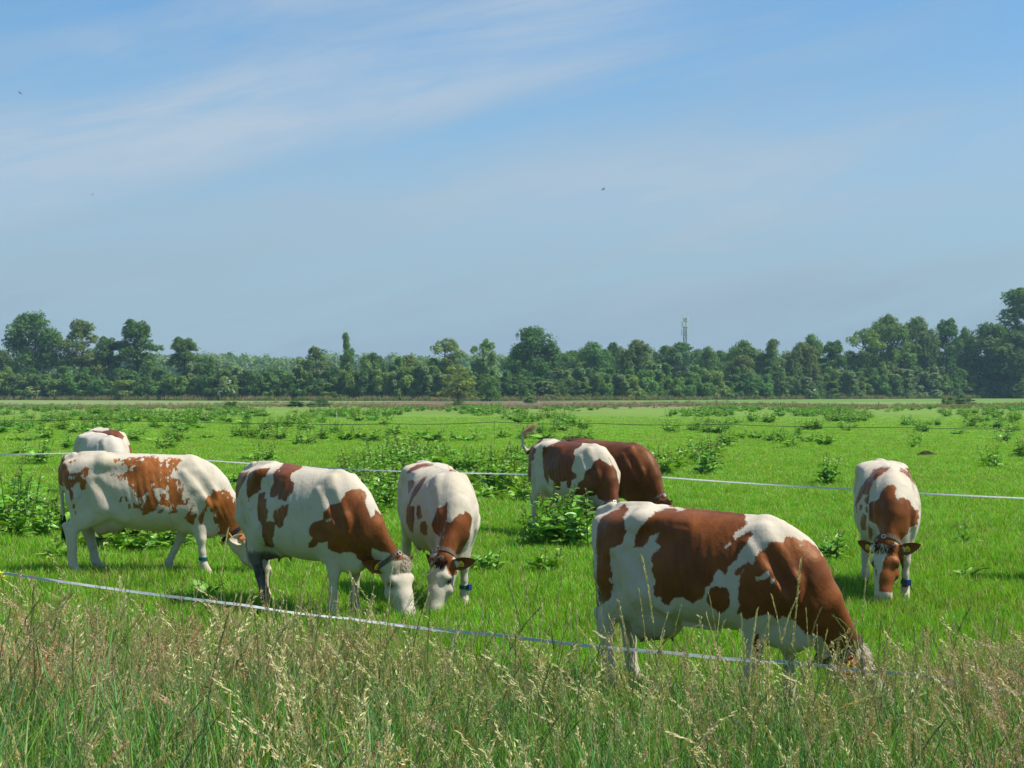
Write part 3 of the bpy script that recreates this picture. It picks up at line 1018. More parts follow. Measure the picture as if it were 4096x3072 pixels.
# ------------------------------------------------------------------ the herd
# coat patches: per cow the viewing angle of the pattern plane and polygons (sign, points) in the cow's own frame, metres
COAT = {
    'A': (77.2, [
        (1, [(-1.144,1.344),(-0.922,1.32),(-0.885,1.28),(-0.855,1.185),(-0.821,1.213),(-0.765,1.201),(-0.711,1.243),(-0.684,1.285),(-0.636,1.278),(-0.642,1.202),(-0.683,1.16),(-0.662,1.105),(-0.684,1.018),(-0.718,1.018),(-0.751,1.104),(-0.806,1.088),(-0.834,1.018),(-0.819,0.949),(-0.805,0.907),(-0.84,0.878),(-0.861,0.962),(-0.904,1.042),(-1.16,1.113)]),
        (1, [(-0.82,0.857),(-0.792,0.858),(-0.8,0.807),(-0.82,0.807)]),
        (1, [(-0.8,0.764),(-0.777,0.765),(-0.784,0.727),(-0.803,0.729)]),
        (1, [(-0.399,1.207),(-0.365,1.207),(-0.378,1.173),(-0.398,1.18)]),
        (1, [(-0.88,1.335),(-0.812,1.356),(-0.783,1.35),(-0.838,1.322)]),
        (1, [(-0.366,1.387),(-0.318,1.373),(-0.236,1.373),(-0.209,1.386),(-0.018,1.391),(0.078,1.4),(0.146,1.389),(0.16,1.356),(0.173,1.33),(0.201,1.35),(0.194,1.376),(0.284,1.375),(0.366,1.368),(0.413,1.342),(0.365,1.308),(0.371,1.254),(0.336,1.213),(0.281,1.186),(0.295,1.145),(0.35,1.151),(0.39,1.116),(0.431,1.074),(0.41,0.977),(0.417,0.921),(0.485,0.913),(0.458,0.837),(0.336,0.838),(0.349,0.753),(0.268,0.741),(0.281,0.811),(0.213,0.84),(0.145,0.841),(0.132,0.785),(-0.031,0.728),(-0.099,0.757),(-0.058,0.814),(-0.139,0.799),(-0.139,0.87),(-0.085,0.856),(-0.099,0.94),(-0.126,0.968),(-0.126,1.023),(-0.207,1.078),(-0.235,1.118),(-0.316,1.132),(-0.324,1.187),(-0.235,1.215),(-0.154,1.27),(-0.1,1.298),(-0.1,1.312),(-0.195,1.27),(-0.236,1.312),(-0.331,1.256),(-0.344,1.312)]),
        (-1, [(0.077,1.037),(0.145,1.043),(0.226,1.021),(0.267,0.965),(0.261,0.881),(0.227,0.91),(0.226,0.966),(0.172,0.981),(0.131,0.912),(0.104,0.967)]),
        (-1, [(-0.045,0.912),(0.01,0.989),(0.03,0.968),(-0.017,0.905)]),
        (-1, [(0.165,1.16),(0.179,1.18),(0.193,1.139),(0.169,1.133)]),
        (-1, [(0.261,1.255),(0.289,1.248),(0.282,1.227),(0.261,1.234)]),
        (-1, [(-0.318,1.353),(-0.229,1.346),(-0.249,1.312),(-0.304,1.319)]),
        (1, [(0.145,0.799),(0.2,0.798),(0.2,0.756),(0.173,0.742),(0.132,0.756)]),
        (1, [(-0.2,0.841),(-0.173,0.855),(-0.166,0.813),(-0.194,0.792)]),
        (1, [(-0.275,0.945),(-0.259,0.939),(-0.272,0.875),(-0.285,0.882)]),
        (1, [(-0.234,0.932),(-0.207,0.925),(-0.193,0.883),(-0.227,0.89)]),
        (1, [(0.513,0.836),(0.547,0.849),(0.561,0.793),(0.595,0.764),(0.589,0.707),(0.555,0.679),(0.549,0.607),(0.488,0.62),(0.446,0.679),(0.459,0.737),(0.499,0.766)]),
        (1, [(0.616,0.763),(0.664,0.791),(0.691,0.819),(0.692,0.747),(0.673,0.689),(0.625,0.605),(0.604,0.62),(0.61,0.706)]),
        (1, [(0.76,1.007),(0.831,0.997),(0.888,1.015),(0.944,0.977),(1.015,0.89),(1.245,0.818),(1.183,0.56),(1.188,0.492),(1.135,0.411),(1.106,0.403),(1.05,0.42),(0.972,0.469),(0.891,0.473),(0.837,0.477),(0.814,0.538),(0.841,0.597),(0.792,0.612),(0.763,0.671),(0.762,0.744),(0.727,0.76),(0.733,0.804),(0.677,0.834),(0.663,0.877),(0.705,0.944),(0.754,0.957)]),
    ]),
    'B': (38.1, [
        (1, [(-0.883,1.155),(-0.847,1.307),(-0.629,1.336),(-0.563,1.357),(-0.584,1.301),(-0.658,1.176),(-0.678,1.089),(-0.878,1.043)]),
        (1, [(-0.561,1.347),(-0.461,1.397),(-0.344,1.408),(-0.366,1.371),(-0.389,1.324),(-0.425,1.312),(-0.437,1.239),(-0.431,1.193),(-0.485,1.155),(-0.546,1.102),(-0.558,1.067),(-0.582,1.161),(-0.583,1.254)]),
        (1, [(-0.295,1.384),(-0.228,1.427),(-0.108,1.604),(0.007,1.612),(-0.038,1.411),(-0.13,1.37),(-0.147,1.337),(-0.141,1.305),(-0.108,1.274),(-0.117,1.207),(-0.186,1.108),(-0.267,1.113),(-0.268,1.162),(-0.303,1.125),(-0.345,1.126),(-0.34,1.212),(-0.305,1.272),(-0.318,1.351)]),
        (1, [(-0.46,1.15),(-0.388,1.173),(-0.405,1.103),(-0.375,1.106),(-0.38,1.027),(-0.362,0.995),(-0.38,0.886),(-0.343,0.904),(-0.302,0.897),(-0.314,0.942),(-0.302,1.002),(-0.249,1.053),(-0.157,1.083),(-0.174,0.991),(-0.208,0.92),(-0.208,0.873),(-0.249,0.839),(-0.296,0.875),(-0.303,0.778),(-0.321,0.726),(-0.304,0.654),(-0.326,0.609),(-0.391,0.632),(-0.423,0.736),(-0.429,0.842),(-0.466,0.897),(-0.472,1.025)]),
        (1, [(0.231,1.092),(0.319,1.119),(0.376,1.217),(0.432,1.239),(0.511,1.243),(0.556,1.214),(0.572,1.182),(0.552,1.13),(0.574,1.054),(0.601,0.976),(0.647,1.007),(0.643,1.061),(0.689,1.013),(0.908,0.928),(1.008,0.802),(1.029,0.774),(1.08,0.676),(0.918,0.575),(0.857,0.563),(0.811,0.57),(0.777,0.644),(0.677,0.667),(0.62,0.691),(0.617,0.63),(0.644,0.576),(0.657,0.503),(0.645,0.47),(0.577,0.496),(0.522,0.561),(0.477,0.587),(0.453,0.646),(0.365,0.655),(0.321,0.634),(0.254,0.651),(0.209,0.685),(0.198,0.748),(0.12,0.724),(0.076,0.677),(0.025,0.668),(0.031,0.717),(0.065,0.778),(0.036,0.799),(0.031,0.867),(0.076,0.928),(0.164,0.956),(0.164,1.025)]),
        (-1, [(0.176,0.954),(0.231,0.969),(0.238,0.951),(0.187,0.933)]),
    ]),
    'C': (14.1, [
        (1, [(-0.351,1.326),(-0.292,1.391),(-0.228,1.426),(-0.124,1.435),(-0.046,1.429),(-0.096,1.414),(-0.174,1.405),(-0.251,1.374),(-0.317,1.335)]),
        (1, [(-0.323,1.253),(-0.273,1.281),(-0.233,1.264),(-0.271,1.201),(-0.31,1.135)]),
        (1, [(-0.106,1.34),(-0.143,1.276),(-0.218,1.15),(-0.269,1.083),(-0.295,1.017),(-0.243,1.024),(-0.243,0.925),(-0.256,0.731),(-0.295,0.762),(-0.335,0.843),(-0.328,0.974),(-0.295,1.078),(-0.245,1.205),(-0.169,1.306)]),
        (1, [(-0.218,1.027),(-0.186,1.049),(-0.166,0.977),(-0.153,0.93),(-0.205,0.886),(-0.224,0.952)]),
        (1, [(-0.166,0.878),(-0.128,0.891),(-0.104,0.839),(-0.104,0.751),(-0.141,0.735),(-0.185,0.773),(-0.185,0.837)]),
        (1, [(0.097,1.112),(0.097,0.961),(0.073,0.866),(0.055,0.795),(0.019,0.754),(-0.042,0.802),(-0.06,0.875),(-0.03,0.947),(-0.006,1.048),(0.067,1.063)]),
        (1, [(0.091,0.926),(0.126,0.905),(0.174,0.964),(0.223,0.998),(0.265,0.984),(0.271,1.025),(0.32,0.992),(0.352,0.939),(0.333,0.846),(0.321,0.734),(0.273,0.662),(0.225,0.574),(0.149,0.579),(0.185,0.475),(0.198,0.401),(0.137,0.389),(0.101,0.432),(0.078,0.524),(0.054,0.594),(-0.09,0.56),(-0.16,0.372),(0.018,0.647),(0.013,0.679),(0.031,0.747),(0.067,0.842)]),
        (1, [(0.112,1.403),(0.269,1.545),(0.192,1.394),(0.122,1.402)]),  # shading at the far right of the back, painted in as brown
    ]),
    'D': (36.4, [
        (1, [(-0.766,1.285),(-0.746,1.492),(-0.693,1.483),(-0.47,1.437),(-0.491,1.405),(-0.604,1.337),(-0.564,1.301),(-0.575,1.224),(-0.598,1.145),(-0.639,1.108),(-0.645,0.973),(-0.647,0.802),(-0.809,0.73),(-0.888,1.034),(-0.874,1.113)]),
        (1, [(-0.461,1.33),(-0.427,1.364),(-0.416,1.331),(-0.327,1.382),(-0.208,1.431),(-0.004,1.616),(0.187,1.6),(0.121,1.372),(0.024,1.328),(0.002,1.266),(0.029,1.225),(0.002,1.13),(-0.03,1.011),(0.045,0.973),(0.045,0.92),(-0.019,0.884),(-0.03,0.808),(-0.041,0.764),(-0.084,0.761),(-0.1,0.826),(-0.084,0.881),(-0.148,0.844),(-0.181,0.853),(-0.192,0.73),(-0.236,0.714),(-0.291,0.776),(-0.291,0.843),(-0.358,0.891),(-0.369,0.933),(-0.364,0.789),(-0.404,0.838),(-0.438,0.901),(-0.449,1.055),(-0.461,1.12)]),
        (1, [(0.383,1.217),(0.414,1.186),(0.498,1.135),(0.54,1.104),(0.551,1.145),(0.51,1.227),(0.625,1.019),(0.656,0.851),(0.866,0.712),(0.896,0.655),(0.598,0.59),(0.494,0.588),(0.341,0.635),(0.34,0.689),(0.246,0.661),(0.193,0.682),(0.151,0.601),(0.056,0.589),(0.013,0.69),(0.045,0.747),(0.077,0.858),(0.151,0.905),(0.172,1.024),(0.246,1.067),(0.288,1.153)]),
        (1, [(0.443,0.563),(0.641,0.587),(0.679,0.345),(0.573,0.247),(0.491,0.347)]),
    ]),
    'E': (48.7, [
    ]),
    'F': (59.4, [
        (1, [(-0.84,1.252),(-0.799,1.335),(-0.726,1.377),(-0.652,1.414),(-0.621,1.433),(-0.59,1.41),(-0.592,1.385),(-0.622,1.358),(-0.606,1.318),(-0.605,1.267),(-0.586,1.258),(-0.605,1.226),(-0.621,1.195),(-0.623,1.164),(-0.674,1.135),(-0.72,1.104),(-0.727,1.06),(-0.72,0.997),(-0.714,0.945),(-0.703,0.93),(-0.712,0.888),(-0.701,0.846),(-0.705,0.803),(-0.726,0.722),(-0.766,0.685),(-0.834,0.641),(-0.836,1.078)]),
        (1, [(-0.484,1.292),(-0.439,1.338),(-0.376,1.404),(-0.278,1.425),(-0.222,1.427),(-0.21,1.416),(-0.166,1.421),(-0.149,1.603),(-0.065,1.648),(0.106,1.645),(0.285,1.613),(0.289,1.394),(0.308,1.359),(0.244,1.308),(0.201,1.267),(0.211,1.247),(0.253,1.269),(0.285,1.291),(0.326,1.304),(0.347,1.29),(0.315,1.254),(0.283,1.202),(0.242,1.156),(0.221,1.104),(0.168,1.028),(0.147,0.995),(0.116,1.025),(0.089,1.03),(0.068,0.992),(0.053,0.937),(-0.0,0.88),(-0.011,0.824),(-0.086,0.761),(-0.172,0.802),(-0.227,0.795),(-0.261,0.728),(-0.305,0.722),(-0.327,0.776),(-0.383,0.78),(-0.388,0.846),(-0.371,0.893),(-0.393,0.958),(-0.405,1.012),(-0.433,1.019),(-0.382,1.09),(-0.327,1.159),(-0.372,1.187),(-0.337,1.266),(-0.417,1.216),(-0.428,1.177),(-0.473,1.141),(-0.53,1.138),(-0.519,1.211)]),
        (1, [(0.031,0.883),(0.074,0.907),(0.147,0.9),(0.173,0.881),(0.184,0.796),(0.158,0.739),(0.106,0.699),(0.053,0.74),(0.01,0.781),(0.005,0.837)]),
        (1, [(0.459,1.234),(0.511,1.246),(0.552,1.231),(0.574,1.265),(0.627,1.275),(0.667,1.251),(0.721,1.249),(0.773,1.216),(0.816,1.173),(0.833,1.136),(1.014,1.143),(1.089,1.065),(1.142,1.016),(1.216,0.878),(1.258,0.756),(1.331,0.661),(1.339,0.633),(1.293,0.598),(1.076,0.543),(1.032,0.513),(1.001,0.513),(0.961,0.49),(0.953,0.38),(0.922,0.377),(0.89,0.463),(0.836,0.551),(0.707,0.592),(0.675,0.626),(0.643,0.681),(0.55,0.71),(0.51,0.685),(0.457,0.729),(0.396,0.715),(0.314,0.686),(0.273,0.68),(0.252,0.723),(0.231,0.687),(0.221,0.709),(0.251,0.779),(0.23,0.832),(0.236,0.896),(0.251,0.971),(0.272,1.035),(0.262,1.013),(0.231,0.99),(0.21,0.999),(0.215,1.03),(0.241,1.053),(0.313,1.09),(0.344,1.082),(0.355,1.134),(0.386,1.165),(0.438,1.197)]),
        (-1, [(0.364,0.958),(0.354,0.994),(0.405,1.004),(0.435,1.032),(0.456,1.016),(0.445,0.995),(0.395,0.971)]),
        (-1, [(0.461,0.965),(0.476,0.992),(0.491,0.967),(0.466,0.95)]),
        (-1, [(0.137,1.188),(0.18,1.225),(0.185,1.21),(0.148,1.183)]),
        (-1, [(0.158,1.033),(0.221,1.104),(0.221,1.093),(0.168,1.028)]),
        (1, [(0.832,0.622),(0.999,0.579),(1.28,0.617),(1.254,0.586),(1.075,0.458),(1.096,0.385),(1.146,0.305),(1.046,0.222),(0.924,0.32)]),
        (1, [(0.336,0.554),(0.382,0.58),(0.383,0.424),(0.357,0.457)]),
    ]),
    'G': (6.1, [
        (1, [(0.05,1.411),(0.002,1.375),(-0.082,1.314),(-0.138,1.263),(-0.148,1.215),(-0.176,1.174),(-0.176,1.129),(-0.215,1.11),(-0.245,1.121),(-0.264,1.061),(-0.314,0.992),(-0.309,0.896),(-0.325,0.989),(-0.3,1.108),(-0.261,1.191),(-0.198,1.283),(-0.132,1.367),(-0.056,1.398)]),
        (1, [(-0.235,1.057),(-0.176,1.147),(-0.18,1.037),(-0.204,1.025)]),
        (1, [(-0.279,0.99),(-0.245,1.007),(-0.249,0.957),(-0.279,0.931)]),
        (1, [(-0.214,0.982),(-0.189,1.008),(-0.189,0.933),(-0.214,0.933)]),
        (1, [(-0.249,0.91),(-0.204,0.906),(-0.2,0.741),(-0.255,0.718),(-0.274,0.806)]),
        (1, [(-0.185,0.815),(-0.142,0.767),(-0.143,0.693),(-0.155,0.641),(-0.188,0.661)]),
        (1, [(-0.18,1.046),(-0.128,1.063),(-0.072,1.098),(-0.063,1.162),(-0.026,1.21),(0.02,1.24),(0.075,1.255),(0.098,1.215),(0.093,1.144),(0.115,1.063),(0.129,1.117),(0.184,1.12),(0.239,1.084),(0.257,1.028),(0.285,0.991),(0.329,0.97),(0.332,0.907),(0.313,0.825),(0.276,0.815),(0.239,0.812),(0.22,0.747),(0.165,0.694),(0.091,0.666),(0.055,0.631),(0.037,0.626),(-0.035,0.647),(-0.09,0.642),(-0.127,0.641),(-0.099,0.689),(-0.054,0.716),(-0.063,0.749),(-0.1,0.825),(-0.128,0.849),(-0.179,0.86)]),
        (1, [(0.144,1.382),(0.207,1.361),(0.434,1.34),(0.525,1.193),(0.547,1.106),(0.359,1.036),(0.499,1.152),(0.3,1.214),(0.243,1.305)]),
        (1, [(0.046,0.631),(0.147,0.655),(0.182,0.541),(0.177,0.357),(0.127,0.31),(0.241,0.147),(-0.072,0.172),(-0.072,0.336),(-0.045,0.382),(-0.026,0.483),(0.028,0.556)]),
        (1, [(-0.201,0.327),(-0.131,0.493),(-0.099,0.376),(-0.099,0.314),(-0.117,0.41),(-0.202,0.285)]),
    ]),
    'H': (18.5, [
    ]),
    'I': (18.8, [
        (1, [(-0.382,1.355),(-0.331,1.396),(-0.257,1.384),(-0.125,1.382),(0.012,1.412),(0.137,1.597),(0.227,1.384),(0.334,1.286),(0.289,1.225),(0.211,1.265),(-0.002,1.262),(-0.218,1.258)]),
        (1, [(0.414,1.101),(0.612,1.166),(0.645,1.135),(0.698,1.036),(0.692,0.891),(0.461,0.902)]),
    ]),
}

for key, args in (('A', dict(brown=(0.265, 0.082, 0.018), jag=0.052, speck=1.0, isl_scale=13, isl_cut=0.41)), ('B', dict(brown=(0.180, 0.052, 0.014), jag=0.022, speck=0.3, mud=0.8)),
                  ('C', dict(brown=(0.175, 0.050, 0.014), jag=0.018, speck=0.2)), ('D', dict(brown=(0.140, 0.038, 0.012), jag=0.026, speck=0.5)),
                  ('E', dict(brown=(0.135, 0.040, 0.012), speck=0.0)), ('F', dict(brown=(0.175, 0.050, 0.012), jag=0.030, speck=0.5)),
                  ('G', dict(brown=(0.195, 0.056, 0.014), jag=0.030, speck=0.5)), ('H', dict(white=(0.49, 0.45, 0.385))), ('I', dict(brown=(0.180, 0.053, 0.020)))):
    M['hide_' + key] = hide_material('cow_hide', **args)

HERD = {}
HERD['A'] = dict(loc=(-4.58, 18.6, 0), heading=1, scale=1.06, poll=(1.21, .52), head_pitch=58, legs=dict(HR=-.05, HL=.15, FR=.13, FL=-.36),
                 label='pale cow in full side view with speckled ginger patches, leftmost of the near cows', strap='strap_black', number=((0.62, '5'),), bands=('FR',), band_sensor=95,
                 tags=(1,), ear_patch=-0.2, switch='hair_dark', blobs=((1, (-0.98, 0.0, 1.22, .07, .07, .26)),), dirt=0.35, tuft_n=300, h=0.015, seed=(3, 1, 0))
HERD['B'] = dict(loc=(-2.15, 15.5, 0), heading=-44, scale=1.06, poll=(1.16, .58), neck_yaw=32, head_yaw=2, head_pitch=72, legs=dict(HR=.33, HL=-.12),
                 label='cow with white face, shaggy white tuft and one muddy black hind leg', mud_leg={'HR': 1.5, 'HL': 0.6}, dirt=0.6, rump_dirt=0.5, h=0.014, tuft_n=1000, tuft_len=0.085, seed=(7, 2, 1))
HERD['C'] = dict(loc=(-0.82, 16.4, 0), heading=-73, scale=1.03, poll=(1.13, .58), neck_yaw=-29, head_yaw=-56, head_pitch=72, girth=1.05, ear_patch=0.3,
                 label='mostly white cow facing the viewer, its white head beside the tufted cow', bands=('FL',), band_sensor=40, tuft_mat='hair_brown', tuft_n=300, h=0.015, seed=(1, 5, 2))
HERD['D'] = dict(loc=(0.96, 23.3, 0), heading=-56, scale=1.05, poll=(1.13, .54), neck_yaw=-10, head_yaw=-15,
                 label='brown and white cow flicking its pale tail up, behind a leafy dock clump', tail='raised',
                 tail_pts=[(-0.84, 0, 1.395), (-0.95, -0.04, 1.27), (-1.01, -0.14, 1.24), (-1.03, -0.20, 1.34), (-1.03, -0.22, 1.48), (-1.00, -0.18, 1.58)], blobs=((-1, (-1.06, -0.20, 1.44, .13, .16, .26)),), switch='hair_tan', switch_bend=(0.30, 0.35, -0.05),
                 bands=('FR',), legs=dict(FL=.1, FR=-.02), tuft_mat='hair_brown', h=0.018, seed=(4, 4, 4))
HERD['E'] = dict(loc=(1.60, 24.6, 0), heading=-45, scale=1.03, poll=(1.15, .54), neck_yaw=0, head_yaw=-8, all_brown=True,
                 label='plain dark brown cow standing close behind the cow with the raised tail', tuft_mat='hair_brown', switch='hair_brown', h=0.018, tags=())
HERD['F'] = dict(loc=(1.44, 11.1, 0), heading=-38, scale=0.99, neck_yaw=33, head_yaw=26, poll=(1.2, .46), head_pitch=56, legs=dict(HR=0.0, HL=.0, FR=-.19, FL=.05), belly=-0.05, girth=0.97, udder=1.28,
                 label='largest, nearest cow, red-brown with a white blaze over its shoulder', mud_leg={'HR': 0.55, 'HL': 0.5}, h=0.0125, tuft_n=900, tuft_len=0.08, dirt=0.5, seed=(2, 2, 2))
HERD['G'] = dict(loc=(4.25, 16.9, 0), heading=-98, scale=1.03, poll=(1.06, .66), neck_yaw=-16, head_yaw=-20, head_pitch=74,
                 label='cow facing the viewer alone on the right, brown face with white blaze', bands=('FL',), band_sensor=20, tuft_mat='hair_brown', tuft_n=300, h=0.015, seed=(9, 2, 6))
HERD['H'] = dict(loc=(-7.74, 28.0, 0), heading=-56, scale=1.04, label='all white cow whose bony back shows above the ginger speckled cow', h=0.02, weight=False)
HERD['I'] = dict(loc=(-8.85, 32.6, 0), heading=-56, scale=1.02, label='cow with a brown saddle half hidden behind the all white cow', h=0.02, weight=False)
for key, P in HERD.items():
    P['mat'] = M['hide_' + key]
    P['view'], P['patches'] = COAT.get(key, (90, []))
for key, P in HERD.items():
    make_cow(P)
# one more of the herd stands just past the right edge; its shadow falls into view
P = dict(HERD['A'], loc=(7.42, 17.75, 0), heading=-4, bands=(), number=(), patches=COAT['A'][1], h=0.022, label='cow beyond the right edge of the view, seen only by its shadow')
make_cow(P)

# ------------------------------------------------------------------ ground
PITCH = math.atan((HZ - CY) / F_PX)


def at(px, py, z=0.0):
    """the point of the level ground that the photograph shows at (px, py)"""
    d = Vector(((px - CX) / F_PX, 1.0, -(py - CY) / F_PX))
    d = Vector((d.x, d.y * math.cos(PITCH) - d.z * math.sin(PITCH), d.y * math.sin(PITCH) + d.z * math.cos(PITCH)))
    t = (CAM_H - z) / -d.z
    return Vector((d.x * t, d.y * t, z))


def gz(x, y):
    """height of the ground: a low road verge near the viewer, then flat meadow"""
    t = np.clip((10.3 - np.asarray(y, float)) / 5.6, 0, 1)
    v = 0.50 * t * t * (3 - 2 * t)
    f = np.clip((np.asarray(y, float) - 9) / 8, 0, 1) * np.clip((150 - np.asarray(y, float)) / 60, 0, 1)
    return v + 0.018 * np.sin(np.asarray(x) * 0.9 + 1.3 * np.sin(np.asarray(y) * 0.37)) * np.sin(np.asarray(y) * 0.71 + 0.5) * f


def ground_material():
    m, nt, b = principled('meadow_grass', (0.06, 0.14, 0.02), 0.85, 0.15)
    geo = nt.nodes.new('ShaderNodeNewGeometry')
    p = geo.outputs['Position']
    big = noise(nt, mapping(nt, p, scale=(0.05, 0.035, 1)), 1.0, 4, 0.6)
    mid = noise(nt, mapping(nt, p, scale=(0.55, 0.28, 1)), 1.0, 5, 0.65)
    fin = noise(nt, mapping(nt, p, scale=(14, 5, 1)), 1.0, 4, 0.7)
    c = mix_color(nt, smooth(nt, big, 0.35, 0.68), G_DARK, G_LIGHT)
    c = mix_color(nt, math_node(nt, 'MULTIPLY', smooth(nt, mid, 0.52, 0.74), 0.55), c, (G_DARK[0] * .75, G_DARK[1] * .72, G_DARK[2] * .7))
    c = mix_color(nt, math_node(nt, 'MULTIPLY', smooth(nt, fin, 0.45, 0.75), 0.55), c, (G_DARK[0] * .5, G_DARK[1] * .5, G_DARK[2] * .5))
    spk = noise(nt, mapping(nt, p, scale=(22, 9, 1)), 1.0, 2, 0.6)
    c = mix_color(nt, math_node(nt, 'MULTIPLY', smooth(nt, spk, 0.64, 0.76), 0.5), c, (0.16, 0.24, 0.07))
    sp0 = nt.nodes.new('ShaderNodeSeparateXYZ'); nt.links.new(p, sp0.inputs[0])
    farm = noise(nt, mapping(nt, p, scale=(0.03, 0.11, 1)), 1.0, 4, 0.6)
    rank = math_node(nt, 'MULTIPLY', smooth(nt, sp0.outputs[1], 105, 190), smooth(nt, farm, 0.30, 0.62))      # seeding, uneaten grass towards the far fence
    c = mix_color(nt, math_node(nt, 'MULTIPLY', rank, 0.8), c, (0.165, 0.215, 0.060))
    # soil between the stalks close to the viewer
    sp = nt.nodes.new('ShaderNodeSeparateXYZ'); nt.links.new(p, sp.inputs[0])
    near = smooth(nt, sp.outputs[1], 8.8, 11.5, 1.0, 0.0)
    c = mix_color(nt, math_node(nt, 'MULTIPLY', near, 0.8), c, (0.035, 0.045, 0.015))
    nt.links.new(c, b.inputs['Base Color'])
    bump = nt.nodes.new('ShaderNodeBump')
    bump.inputs['Strength'].default_value = 0.9
    bump.inputs['Distance'].default_value = 0.05
    nt.links.new(math_node(nt, 'ADD', fin, math_node(nt, 'MULTIPLY', mid, 1.5)), bump.inputs['Height'])
    nt.links.new(bump.outputs[0], b.inputs['Normal'])
    return m


G_DARK, G_LIGHT = (0.112, 0.218, 0.016), (0.155, 0.280, 0.026)
ys = np.concatenate([np.linspace(-40, 2, 8), np.linspace(3, 13, 41), np.linspace(14, 60, 60), np.linspace(66, 200, 30), np.linspace(230, 2400, 30)])
xs = np.concatenate([np.linspace(-1600, -60, 16), np.linspace(-50, -11, 20), np.linspace(-10, 10, 60), np.linspace(11, 50, 20), np.linspace(60, 1600, 16)])
GX, GY = np.meshgrid(xs, ys, indexing='xy')
V = np.stack([GX, GY, gz(GX, GY)], -1).reshape(-1, 3)
nx_, ny_ = len(xs), len(ys)
ii = (np.arange(ny_ - 1)[:, None] * nx_ + np.arange(nx_ - 1)[None]).ravel()
Fq = np.stack([ii, ii + 1, ii + nx_ + 1, ii + nx_], 1)
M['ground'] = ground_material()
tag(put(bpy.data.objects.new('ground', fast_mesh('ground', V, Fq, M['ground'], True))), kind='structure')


def field_sheet(name, pix, color, color2, lift, sc=(0.2, 0.05)):
    m, nt, b = principled(name, color, 0.9, 0.1)
    geo = nt.nodes.new('ShaderNodeNewGeometry')
    n = noise(nt, mapping(nt, geo.outputs['Position'], scale=(sc[0], sc[1], 1)), 1.0, 5, 0.65)
    n2 = noise(nt, mapping(nt, geo.outputs['Position'], scale=(sc[0] * 9, sc[1] * 5, 1)), 1.0, 3, 0.65)
    c = mix_color(nt, smooth(nt, n, 0.35, 0.65), color, color2)
    c = mix_color(nt, math_node(nt, 'MULTIPLY', n2, 0.5), c, tuple(q * 0.55 for q in color))
    nt.links.new(c, b.inputs['Base Color'])
    bump = nt.nodes.new('ShaderNodeBump'); bump.inputs['Distance'].default_value = 0.2
    nt.links.new(n2, bump.inputs['Height']); nt.links.new(bump.outputs[0], b.inputs['Normal'])
    pts = []
    for i, (px, py) in enumerate(pix):          # ragged edges
        a, q = at(px, py), at(*pix[(i + 1) % len(pix)])
        for k in range(12):
            t = k / 12
            v = a.lerp(q, t)
            pts.append((v.x + RNG.uniform(-1, 1) * .3, v.y + RNG.uniform(-2.2, 2.2), lift))
    me = bpy.data.meshes.new(name)
    bm = bmesh.new()
    f = bm.faces.new([bm.verts.new(p) for p in pts])
    bmesh.ops.triangulate(bm, faces=[f])
    bmesh.ops.recalc_face_normals(bm, faces=bm.faces)
    if sum(f.normal.z for f in bm.faces) < 0:
        bmesh.ops.reverse_faces(bm, faces=bm.faces)
    bm.to_mesh(me); bm.free()
    me.materials.append(m)
    return tag(put(bpy.data.objects.new(name, me)), kind='structure')


field_sheet('ploughed_field', [(1250, 1612), (1700, 1605.5), (2300, 1605), (2800, 1609.5), (3300, 1613.5), (3700, 1621), (3300, 1623.5), (2700, 1627), (2300, 1628), (1900, 1624), (1500, 1618)], (0.150, 0.095, 0.070), (0.195, 0.130, 0.098), 0.012)
field_sheet('hay_field', [(-600, 1602.5), (700, 1604.5), (1300, 1606.5), (1650, 1609), (1300, 1621), (900, 1619), (300, 1618), (-600, 1617)], (0.185, 0.235, 0.095), (0.240, 0.265, 0.125), 0.006)
field_sheet('mown_strip', [(2500, 1600.5), (4700, 1593.5), (4900, 1603), (4200, 1606), (3500, 1607.5), (2700, 1605)], (0.120, 0.225, 0.040), (0.150, 0.265, 0.060), 0.018)

# ------------------------------------------------------------------ plants


